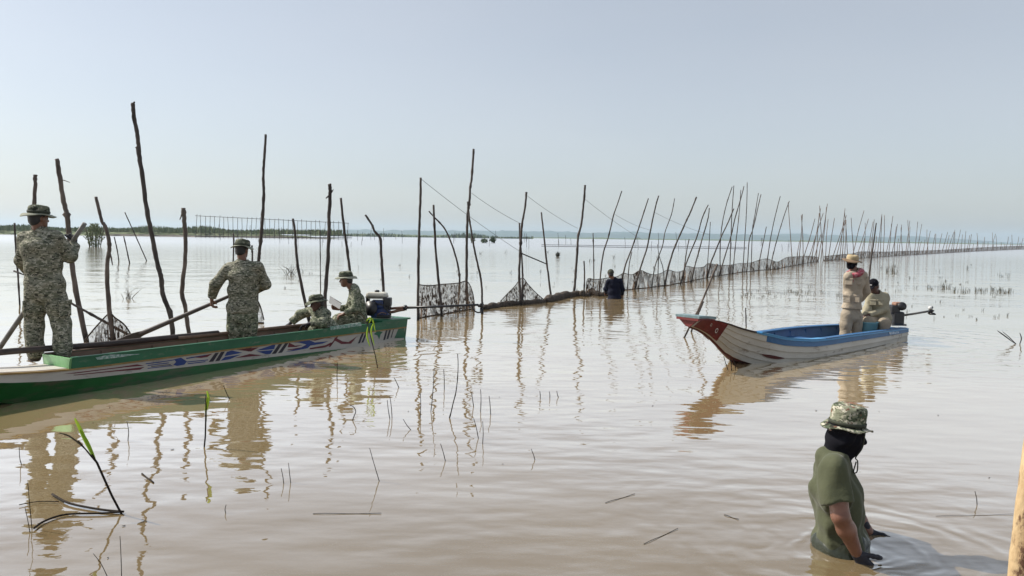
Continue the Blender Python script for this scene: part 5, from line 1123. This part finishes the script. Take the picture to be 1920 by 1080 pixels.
# far part of the fence, generated along the curve of its foot
FOOT = [(1451, 505), (1490, 498), (1534, 489.5), (1600, 485.0), (1700, 478.5), (1760, 475.2), (1850, 470.5), (1960, 466.2)]
def footy(x): return float(np.interp(x, [q[0] for q in FOOT], [q[1] for q in FOOT]))
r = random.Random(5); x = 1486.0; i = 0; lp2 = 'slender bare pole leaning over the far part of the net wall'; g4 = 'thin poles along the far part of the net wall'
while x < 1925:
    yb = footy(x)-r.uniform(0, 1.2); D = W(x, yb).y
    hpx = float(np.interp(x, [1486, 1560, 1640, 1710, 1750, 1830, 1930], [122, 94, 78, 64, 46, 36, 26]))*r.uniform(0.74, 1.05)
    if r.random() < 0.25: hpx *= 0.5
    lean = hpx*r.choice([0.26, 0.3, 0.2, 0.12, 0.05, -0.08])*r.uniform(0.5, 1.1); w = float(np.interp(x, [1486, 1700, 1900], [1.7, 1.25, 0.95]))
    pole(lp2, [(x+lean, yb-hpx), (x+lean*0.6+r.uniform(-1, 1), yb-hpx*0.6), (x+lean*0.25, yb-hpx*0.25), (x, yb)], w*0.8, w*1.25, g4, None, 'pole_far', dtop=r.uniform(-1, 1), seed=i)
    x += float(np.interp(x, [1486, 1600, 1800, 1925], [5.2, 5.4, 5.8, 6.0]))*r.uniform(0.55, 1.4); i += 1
# pole and stick by the small boat, single posts
pole('long bare pole leaning behind the bow of the small boat', [(1345, 495), (1330, 532), (1311, 577), (1297, 605)], 4.6, 4.0, None, (1283, 633), 'pole_pale')
pole('short stick leaning beside the long pole behind the small boat', [(1319, 565), (1312, 582), (1303, 603)], 4.0, 3.4, None, (1296, 622))
pole('thin upright stick in open water past the bow of the small boat', [(1398, 577), (1398.5, 592), (1399, 612)], 2.6, 3.0)
pole('dark upright pole rising behind the two khaki men', [(1643, 418), (1640, 440), (1637, 462), (1633, 490), (1630, 515)], 2.6, 4.4, None, (1627, 548))
g5 = 'slim rods standing in open water behind the crooked pole'
for pts in ([(214, 444), (219, 465), (223, 490)], [(232, 443), (237, 465), (243, 494)]): pole('slim leaning rod in open water behind the crooked pole', pts, 2.4, 2.8, g5)
pole('long thin rod leaning left in open water', [(234, 398), (254, 442), (275, 489)], 2.2, 2.6)
pole('stick rising from the water left of the hat of the man amidships', [(438, 437), (438, 470), (436, 510)], 3, 3.4)
pole('stub rising from the water right of the hat of the man amidships', [(472, 460), (473, 480), (472, 515)], 4, 4)
r = random.Random(9); g6 = 'tiny rods of the distant traps'
for i in range(64):
    x = r.choice([r.uniform(650, 1000), r.uniform(390, 660), r.uniform(1020, 1480)]); y = 444.5+SLOPE*(x-960)+r.uniform(7, 22); h = r.uniform(8, 24)
    pole('tiny dark rod of the distant traps in open water', [(x+r.uniform(-1.2, 1.2), y-h), (x, y-h/2), (x, y)], 0.7, 0.9, g6, None, seed=i)
# ---- far raised rack with a top rail
rk0 = P(510, 437, 268); rack = empty('pole_rack', Vector((rk0.x, 268, 0)), 'long rack of thin uprights with a top rail before the reed bank', 'rack')
ro = Vector((rk0.x, 268, 0)); r = random.Random(2)
def rp(x, y, d=0.0): return P(x, y, 268+d)-ro
nU = 34
for k in range(nU):
    x = 368+(652-368)*k/(nU-1); yt = 404.5+(418-404.5)*k/(nU-1); yb = 444.5+SLOPE*(x-960)+8.9
    MB().tube([rp(x+r.uniform(-1.5, 1.5), yt-r.uniform(-1, 3)), rp(x, (yt+yb)/2), rp(x+r.uniform(-1, 1), yb+2)], 0.085, 5).build('upright', M['pole'], rack)
MB().tube([rp(366, 404.5), rp(500, 411), rp(654, 418.5)], 0.09, 5).build('top_rail', M['pole'], rack)
MB().tube([rp(366, 443), rp(500, 444.5), rp(660, 446)], 0.14, 5).build('bottom_rail', M['pole'], rack)
MB().tube([rp(366, 438), rp(500, 441), rp(660, 443)], 0.09, 5).build('bottom_rail', M['pole'], rack)
for k in range(2):
    rl = [W(1015, 459.5+k*3), W(1120, 461.0+k*3), W(1400, 464.5+k*3)]; c0 = rl[0].copy()
    tag(MB().tube([q-c0+Vector((0, 0, 0.10)) for q in rl], 0.05, 5).build('trap_rail', M['pole'], None, c0), ('upper', 'lower')[k]+' thin rail running across the open water behind the leaning poles', 'rail')

# ---- lines sagging between the pole tops
def line(label, a, b, sag, r_=0.0045, n=14, name='cord', mat='cord', cat='cord', grp='thin lines strung between the net poles'):
    pts = [lerp(a, b, k/n)-Vector((0, 0, sag*4*(k/n)*(1-k/n))) for k in range(n+1)]; c0 = pts[0].copy()
    return tag(MB().tube([p-c0 for p in pts], r_, 5).build(name, M[mat], None, c0), label, cat, grp)
def foot(x, y): return W(x, y).y
line('thin line dropping from the straight pole across the tall spliced pole', P(790, 336, foot(784, 601)), P(985, 478, foot(977, 573)), 0.05)
line('thin line from the tall spliced pole to the double pole', P(884, 362, foot(876, 579)), P(978, 420, foot(977, 573)), 0.04)
line('thin line from the double pole towards the wavy pole', P(987, 366, foot(977, 573)), P(1083, 428, foot(1076, 554)), 0.05)
line('thin line dropping from the wavy pole behind the first leaning pole', P(1095, 372, foot(1076, 554)), P(1205, 450, foot(1190, 543)), 0.05)
line('thin line from the first leaning pole to the next ones', P(1153, 402, foot(1124, 548)), P(1222, 432, foot(1190, 543)), 0.06)
line('faint line between the leaning poles of the net wall', P(1227, 398, foot(1190, 543)), P(1330, 440, foot(1276, 532)), 0.06)
line('short stick tied between the double pole and the thin leaning pole', P(980, 476, foot(977, 573)), P(1025, 495, foot(1034, 563)), 0.0, 0.016, name='cross_stick', mat='pole', cat='stick', grp=None)

# ---- net panels
def net(label, cols, mat='net', name='fishing_net', fold=0.05, nz=8, sub=6, sink=0.06, group=None, rope=True, thick=0.011):
    """cols: (x, y_top, y_bottom) in photo pixels, hung at the depth of the foot pixel"""
    T = []; B = []
    for x, yt, yb in cols:
        D = W(x, yb).y; T.append(P(x, yt, D)); B.append(W(x, yb))
    T = smoothline(T, sub); B = smoothline(B, sub); c0 = B[0].copy(); v = []; f = []
    sd = (B[-1]-B[0]).normalized(); nn = Vector((-sd.y, sd.x, 0)); n = len(T)
    for i in range(n):
        for k in range(nz+1):
            t = k/nz; q = lerp(T[i], B[i]-Vector((0, 0, sink)), t)
            q += nn*fold*(mnoise.noise(Vector((i*0.55, t*1.2, c0.x)))+0.5*math.sin(i*1.7))*(0.25+t)
            v.append(q-c0)
    for i in range(n-1):
        for k in range(nz): a = i*(nz+1)+k; f.append((a, a+nz+1, a+nz+2, a+1))
    o = empty(name, c0, label, 'net', group)
    obj('netting', v, f, M[mat], o)
    if rope:
        MB().tube([q-c0 for q in T], thick, 6).build('head_rope', M['netroll'], o)
        MB().tube([q-c0+Vector((0, 0, 0.01)) for q in B], thick*1.2, 6).build('foot_rope', M['netroll'], o)
    return o
net('brown net panel hanging between three poles past the stern', [(783, 533, 598), (796, 535, 595), (812, 535, 592), (828, 533, 590), (845, 532, 587), (860, 530.5, 584), (876, 528, 581), (886, 548, 580), (890, 574, 580)], fold=0.06)
net('tent shaped net hung round the double pole', [(938, 565, 575), (952, 550, 573), (965, 537, 571), (979, 521, 570), (990, 533, 569), (1004, 548, 568), (1020, 562, 567)], fold=0.08)
net('net rolled down to a dark heap left of the man in black', [(1099, 540, 555), (1102, 523, 554), (1115, 524, 553), (1128, 523, 551), (1140, 521, 550), (1156, 519, 548), (1168, 512, 546)], fold=0.06)
net('long brown net wall sagging between the near leaning poles', [(1168, 511, 544), (1185, 515, 543), (1200, 507, 541), (1214, 512, 540), (1227, 515, 538), (1240, 512, 536), (1253, 506, 535), (1268, 510, 532), (1281, 507, 530), (1287, 499, 529), (1304, 502, 525), (1320, 500, 522), (1328, 494, 520), (1348, 497, 517), (1367, 497, 514), (1386, 494, 511), (1406, 493, 509), (1422, 488, 507), (1437, 485, 506), (1447, 488, 505), (1458, 491, 504), (1468, 486, 502), (1477, 482, 500), (1495, 481, 497), (1515, 480, 493), (1534, 482, 490)], 'netfar', fold=0.10)
net('far net wall running away to the horizon', [(1545, 481, 489), (1560, 479, 488), (1580, 477, 486.6), (1600, 475.5, 485), (1612, 472, 484.2), (1640, 472, 482.4), (1670, 472, 480.4), (1700, 470.5, 478.5), (1730, 470, 476.9), (1760, 469, 475.2), (1800, 466.5, 473), (1850, 463.5, 470.5), (1900, 461.5, 468.3), (1960, 459.5, 466.2)], 'netfar', fold=0.15, thick=0.016)
net('heap of fouled net hung on the crooked pole behind the long boat', [(158, 640, 652), (172, 622, 652), (188, 604, 652), (205, 588, 652), (216, 596, 652), (230, 606, 652), (240, 618, 652), (252, 640, 652)], fold=0.10)
net('scrap of net tied low on the tall pole behind the man amidships', [(474, 566, 606), (480, 560, 606), (488, 574, 606), (495, 600, 606)], fold=0.05)
# rolled nets lying on the water
def roll(label, pix, r0, seed, rough=0.35):
    pts = smoothline([W(x, y)+Vector((0, 0, r0*0.35)) for x, y in pix], 8); c0 = pts[0].copy(); rr = random.Random(seed)
    R = [r0*(1+rough*mnoise.noise(Vector((i*0.45, seed, 0)))*1.6)*min(1, 0.4+min(i, len(pts)-1-i)*0.2) for i in range(len(pts))]
    tag(MB().tube([p-c0+Vector((0, 0, 0.02*rr.uniform(-1, 1))) for p in pts], R, 9).build('rolled_net', M['netroll'], None, c0), label, 'net', 'rolled nets lying on the water')
roll('rolled net lying on the water before the tent shaped net', [(906, 580), (930, 576), (955, 573), (985, 570.5), (1022, 567)], 0.085, 1)
roll('rolled net lying on the water towards the man in black', [(1022, 567), (1042, 562), (1060, 557.5), (1082, 555), (1100, 556)], 0.12, 2)
roll('coil of dark net on the water beside the man in black', [(1100, 556), (1108, 549), (1118, 553), (1128, 555), (1142, 553)], 0.09, 3)
pole('bare stick leaning from the water towards the heaped net', [(131, 567), (165, 586), (205, 608), (240, 627)], 5, 8, None, (276, 645))
# ------------------------------------------------------------------ sticks, reeds, weeds in the water
gS = 'bare stalks poking out of the muddy water'; lS = 'thin bare stalk poking out of the muddy water'
STK = [[(430, 748), (424, 735), (419, 723)], [(240, 826), (241, 808), (238, 790)], [(40, 871), (37, 858), (36, 838)], [(60, 992), (56, 950), (52, 905)], [(56, 998), (52, 975), (47, 952)], [(228, 1082), (227, 1045), (225, 1005)], [(203, 1085), (190, 1058), (175, 1038)],
       [(632, 714), (632, 697), (633, 680)], [(731, 786), (728, 768), (726, 750)], [(735, 783), (734, 765), (731, 743)], [(748, 727), (744, 718), (739, 708)], [(788, 783), (789, 760), (788, 737)], [(808, 772), (812, 730), (814, 690)], [(833, 730), (833, 712), (832, 692)], [(901, 772), (902, 750), (901, 730)], [(920, 777), (919, 760), (917, 742)],
       [(897, 822), (893, 802), (888, 784)], [(905, 832), (906, 812), (905, 790)], [(835, 864), (831, 848), (826, 832)], [(711, 902), (702, 872), (693, 840)], [(532, 906), (530, 892), (527, 878)], [(545, 905), (543, 888), (541, 868)], [(1003, 862), (1000, 852), (996, 842)], [(1013, 747), (1013, 740), (1012, 733)], [(1031, 746), (1031, 740), (1030, 734)], [(1047, 745), (1045, 739), (1044, 733)],
       [(1832, 946), (1831, 934), (1828, 921)], [(1365, 694), (1361, 682), (1357, 668)], [(1372, 695), (1371, 682), (1370, 670)], [(1379, 694), (1378, 682), (1375, 672)], [(888, 762), (886, 748), (884, 735)], [(423, 962), (422, 955), (424, 946)], [(770, 806), (762, 796), (756, 786)]]
STKL = ['short tilted stalk in the water before the middle of the long boat', 'thin upright stalk between the green bladed reed and the black footed reed', 'short dark stalk left of the reed with bright green blades', 'tall thin stalk standing among the fallen black stems', 'shorter stalk beside the tall one among the fallen black stems', 'straight upright stalk below the fallen black stems', 'tilted stalk below the fallen black stems', 'short upright stalk near the stern of the long boat', 'one of two close thin stalks beside the hooked stalk', 'one of two close thin stalks beside the hooked stalk', 'tiny tilted stalk past the stern of the long boat', 'short dark upright stalk left of the long bent stalk', 'tall slim stalk just left of the long bent stalk', 'fine upright stalk behind the long bent stalk', 'one of two fine stalks right of the long bent stalk', 'one of two fine stalks right of the long bent stalk', 'one of two lower stalks right of the long bent stalk', 'one of two lower stalks right of the long bent stalk', 'tilted stalk below the long bent stalk', 'long tilted stalk above the level floating stick', 'one of two small stalks left of the level floating stick', 'one of two small stalks left of the level floating stick', 'lone tiny stalk in the open middle of the water', 'one of three tiny stalks standing in a row', 'one of three tiny stalks standing in a row', 'one of three tiny stalks standing in a row', 'tiny stalk beside the peeled post', 'one of three thin reeds under the bow of the small boat', 'one of three thin reeds under the bow of the small boat', 'one of three thin reeds under the bow of the small boat', 'fine stalk close behind the foot of the long bent stalk', 'tiny curved stub right of the fallen black stems', 'small tilted stalk left of the short dark upright stalk']
for i, p in enumerate(STK): pole(STKL[i], list(reversed(p)), 1.3, 2.2, gS, None, 'stick', name='bare_stalk', cat='stalk', sink=0.1, seed=i)
pole('long stalk bent in the middle, tallest of the bare stalks', [(858, 663), (859, 690), (856, 728), (850, 755), (843, 784)], 1.6, 3.0, None, None, 'stick', name='bare_stalk', cat='stalk', sink=0.1)
pole('short hooked stalk with its tip bent over', [(656, 760), (663, 763), (667, 771), (664, 780), (661, 788)], 1.5, 2.4, None, None, 'stick', name='bare_stalk', cat='stalk', sink=0.1)
def reedplant(label, stem, leaves, stubs=(), D=None, name='reed_plant'):
    D = D or W(*stem[-1]).y; root = W(*stem[-1]); o = empty(name, root, label, 'reed')
    MB().tube([P(x, y, D)-root for x, y in stem]+[Vector((0, 0, -0.1))], [0.004]+[0.0065]*(len(stem)-1)+[0.008], 6).build('stem', M['stick'], o)
    for pts, w, m in leaves:
        L = smoothline([P(x, y, D)-root for x, y in pts], 5); n = len(L); v = []; f = []
        for i, q in enumerate(L):
            t = i/(n-1); ww = w*D/FPX/2*math.sin(math.pi*min(0.97, 0.06+t*0.92))**0.7; d = (L[min(i+1, n-1)]-L[max(i-1, 0)]).normalized(); sdv = d.cross(Vector((0, 1, 0))).normalized()
            v += [q-sdv*ww, q+Vector((0, 0.006, 0)), q+sdv*ww]
        for i in range(n-1): a = 3*i; f += [(a, a+3, a+4, a+1), (a+1, a+4, a+5, a+2)]
        obj('leaf', v, f, M[m], o)
    for pts, w in stubs:
        MB().tube(smoothline([W(x, y)-root+Vector((0, 0, 0.012)) for x, y in pts], 4), w*D/FPX/2, 6).build('fallen_stem', M['stick'], o)
    return o
reedplant('reed with bright green blades and fallen black stems', [(172, 852), (182, 868), (195, 897), (210, 930), (228, 964)], [([(140, 784), (151, 806), (163, 832), (180, 866)], 8, 'greenreed'), ([(150, 806), (165, 832), (181, 868)], 7, 'greenreed'), ([(110, 812), (130, 818), (158, 840), (180, 866)], 3.5, 'reed'), ([(146, 826), (160, 842), (180, 868)], 3, 'stick')],
          [([(232, 963), (190, 959), (130, 947), (98, 930)], 4.5), ([(230, 963), (190, 966), (125, 968), (85, 980), (64, 994)], 4), ([(110, 944), (70, 944), (36, 950)], 2)])
reedplant('upright reed with a yellow green top and a black foot', [(386, 742), (386, 780), (385, 818), (383, 838)], [([(388, 733), (391, 748), (388, 768)], 5, 'greenreed'), ([(389, 745), (386, 765), (387, 790)], 4, 'greenreed')])
reedplant('pale green weed stems bending over beside the stern of the long boat', [(690, 612), (697, 640), (704, 668), (708, 690)], [([(655, 588), (672, 585), (684, 596), (692, 618)], 2.2, 'reed'), ([(692, 606), (698, 598), (704, 622)], 3, 'greenreed'), ([(690, 612), (688, 630), (694, 650)], 3.4, 'greenreed'), ([(700, 606), (696, 622), (702, 648)], 3, 'greenreed'), ([(664, 600), (672, 588), (686, 600)], 1.6, 'reed'), ([(686, 604), (693, 596), (700, 600)], 2.6, 'greenreed')])
reedplant('dry reed pair bent low in open water past the raised tail shaft', [(1880, 622), (1892, 632), (1905, 645)], [([(1870, 620), (1884, 630), (1904, 645)], 2.2, 'stick'), ([(1912, 624), (1915, 636), (1909, 652)], 2.2, 'stick')])
def floater(label, a, b, w):
    A, B = W(*a), W(*b); c0 = A.copy(); n = 6
    tag(MB().tube([lerp(A, B, k/n)-c0+Vector((0, 0, 0.003+0.002*math.sin(k*1.3))) for k in range(n+1)], w*A.y/FPX/2, 6).build('floating_stick', M['stick'], None, c0), label, 'stick', 'sticks floating flat on the water')
floater('straight thin stick floating level below the long tilted stalk', (587, 964), (715, 963.5), 1.2)
floater('thin floating stick lying aslant in the middle of the open water', (1135, 943.5), (1190, 927), 1.1)
floater('thin floating stick lying aslant between the wading man and the open water', (1207, 1021), (1271, 992), 1.2)
floater('short thick stick floating beside the reed with green blades', (288, 906), (266, 889), 3)
floater('long faint stick floating beside the peeled post', (1755, 968.5), (1900, 965), 0.7)
floater('short floating stick behind the wading man', (1358, 966), (1385, 975), 1.4)
# weed tufts
def tuft(x, y, h, n, spread, label, group, mat='weed', seed=0, w=0.55, name='weed_tuft'):
    D = W(x, y).y; root = W(x, y); r = random.Random(seed*17+int(x)); mb = MB(); s = D/FPX
    for k in range(n):
        bx = r.uniform(-spread, spread)*s; by = r.uniform(-spread, spread)*s*0.8; hh = h*s*r.uniform(0.4, 1.0); lx = r.uniform(-0.6, 0.6)*hh; ly = r.uniform(-0.4, 0.4)*hh
        mb.tube([Vector((bx, by, -0.05)), Vector((bx+lx*0.3, by+ly*0.3, hh*0.6)), Vector((bx+lx, by+ly, hh*r.uniform(0.6, 1.0)))], [w*s*0.5, w*s*0.4, w*s*0.18], 4)
    return tag(mb.build(name, M[mat], None, root), label, 'weed', group)
r = random.Random(21)
for i in range(46):
    x = r.uniform(1385, 1575); y = r.gauss(551+(x-1480)*0.02, 5.5)
    tuft(x, y, r.uniform(4, 9), r.randint(2, 6), r.uniform(2, 7), 'small dark weed tuft in the patch behind the small boat', 'weed tufts behind the small boat', seed=i)
for i in range(40):
    x = r.uniform(1735, 1892); y = 541+(x-1740)*0.055+r.gauss(0, 3.0)
    tuft(x, y, r.uniform(4, 13), r.randint(3, 7), r.uniform(3, 9), 'small dark weed tuft in the patch past the raised tail shaft', 'weed tufts past the raised tail shaft', seed=i+60)
for i in range(46):
    x = r.uniform(1640, 1900); y = r.uniform(490, 575) if r.random() < 0.7 else r.uniform(575, 600)
    tuft(x, y, r.uniform(3, 9), r.randint(2, 5), r.uniform(1, 5), 'sparse weed sprig scattered over the water beyond the small boat', 'sparse weed sprigs beyond the small boat', seed=i+120)
for i in range(50):
    x = r.uniform(390, 1380); y = r.uniform(470, 545)
    tuft(x, y, r.uniform(3, 8), r.randint(2, 5), r.uniform(1, 4), 'sparse weed sprig scattered over the water round the net poles', 'sparse weed sprigs round the net poles', seed=i+200)
def twigbush(label, x, y, h, wd, n, seed):
    D = W(x, y).y; root = W(x, y); r = random.Random(seed); s = D/FPX; mb = MB()
    for k in range(n):
        a = r.uniform(-1.2, 1.2); L = h*s*r.uniform(0.5, 1.0); x0 = r.uniform(-0.3, 0.3)*wd*s; p1 = Vector((x0+math.sin(a)*L*0.6, r.uniform(-0.1, 0.1), L*0.5)); p2 = p1+Vector((math.sin(a)*L*0.5, r.uniform(-0.1, 0.1), L*r.uniform(0.1, 0.5)))
        mb.tube([Vector((x0, 0, -0.05)), p1, p2], [0.9*s*0.5, 0.7*s*0.5, 0.4*s*0.5], 4)
    tag(mb.build('dead_bush', M['reed'], None, root), label, 'bush')
twigbush('dead twig bush in the water beyond the crouching man', 545, 515, 26, 26, 16, 1)
twigbush('dead twigs drowned in the water right of the crooked pole', 240, 560, 22, 24, 14, 2)
# green bush standing in the water
def bush(label, x, y, h, wd, n, seed, mat='shrub2'):
    D = W(x, y).y; root = W(x, y); s = D/FPX; r = random.Random(seed); o = empty('reed_bush', root, label, 'bush')
    mb = MB()
    for k in range(max(4, n//60)):
        a = r.uniform(-1, 1); mb.tube([Vector((a*wd*0.3*s, 0, -0.1)), Vector((a*wd*0.42*s, 0, h*s*0.5)), Vector((a*wd*0.55*s, 0, h*s*0.8))], 0.7*s, 4)
    mb.build('stems', M['reed'], o); v = []; f = []
    for k in range(n):
        t = r.random()**0.8; z = h*s*t; rad = wd*0.5*s*(1.05-0.75*abs(t-0.45)*1.6)*math.sqrt(r.random()); a = r.uniform(0, 6.28); c = Vector((math.cos(a)*rad, math.sin(a)*rad, z))
        L = r.uniform(2.5, 6)*s; d = Vector((r.uniform(-0.8, 0.8), r.uniform(-0.8, 0.8), r.uniform(0.1, 1))).normalized(); w_ = d.orthogonal().normalized()*0.8*s; b0 = len(v)
        v += [c-w_, c+w_, c+d*L]; f += [(b0, b0+1, b0+2)]
    obj('foliage', v, f, M[mat], o, smooth=False)
bush('clump of green reeds standing alone in the water before the bank', 178, 463, 42, 34, 700, 3)
bush('small green bush on a floating islet beyond the net panel', 924, 455.5, 9, 12, 160, 5, 'shrub')
bush('low green islet beside the small floating bush', 908, 455.5, 6, 16, 140, 6, 'shrub')
bush('tiny dark islet of weed in open water beyond the wavy pole', 1046, 481, 6, 8, 80, 7, 'weed')
bush('small reed clump beyond the spliced pole', 886, 455, 12, 8, 120, 8, 'shrub2')
tuft(1672, 510, 16, 22, 9, 'pale tuft of dry grass in open water beyond the khaki men', None, 'reed', 300)
# bits of dead leaf drifting on the surface
r = random.Random(77)
for i in range(22):
    x, y = r.uniform(20, 1880), r.choice([r.uniform(620, 800), r.uniform(760, 1070)]); c = W(x, y)+Vector((0, 0, 0.003)); n = 6; s = r.uniform(0.003, 0.008); a0 = r.uniform(0, 6.28); v = []
    for z in (0.0, 0.0025):
        for k in range(n):
            a = k*2*math.pi/n; q = Vector((math.cos(a)*s*r.uniform(1.2, 2.4), math.sin(a)*s*r.uniform(0.5, 0.9), z)); q.rotate(Matrix.Rotation(a0, 3, 'Z')); v.append(q)
    tag(MB().add(v, [tuple(range(n-1, -1, -1)), tuple(range(n, 2*n))]+[(k, (k+1) % n, n+(k+1) % n, n+k) for k in range(n)]).build('leaf_scrap', M['stick'], None, c, smooth=False), 'tiny dark scrap of dead leaf drifting on the muddy water', 'leaf scrap', 'leaf scraps drifting on the water')
# peeled post close by at the right edge
Dp = 2.3; a, b = P(1927, 700, Dp-0.02), P(1921, 1180, Dp)
rt = W(1915, 1000); q0 = P(1958, 700, Dp); q1 = P(1914, 1110, Dp); dn = (q1-q0).normalized(); q2 = q1+dn*0.5; q3 = q2+dn*0.4
S = smoothline([q0-root*0 for root in (Vector((0,0,0)),)]+[lerp(q0, q1, 0.35)+Vector((0.003, 0, 0)), lerp(q0, q1, 0.7)-Vector((0.004, 0, 0)), q1, q2, q3], 6)
kz = CAM_H; base = q0+dn*((0-q0.z)/dn.z)
rr = random.Random(4); R = [0.036*(1+0.05*rr.uniform(-1, 1))+0.004*i/len(S) for i in range(len(S))]
tag(MB().tube([p-base for p in S], R, 14).build('peeled_post', M['postwood'], None, base), 'pale yellow peeled wooden post with dark bark scars standing close by', 'post')
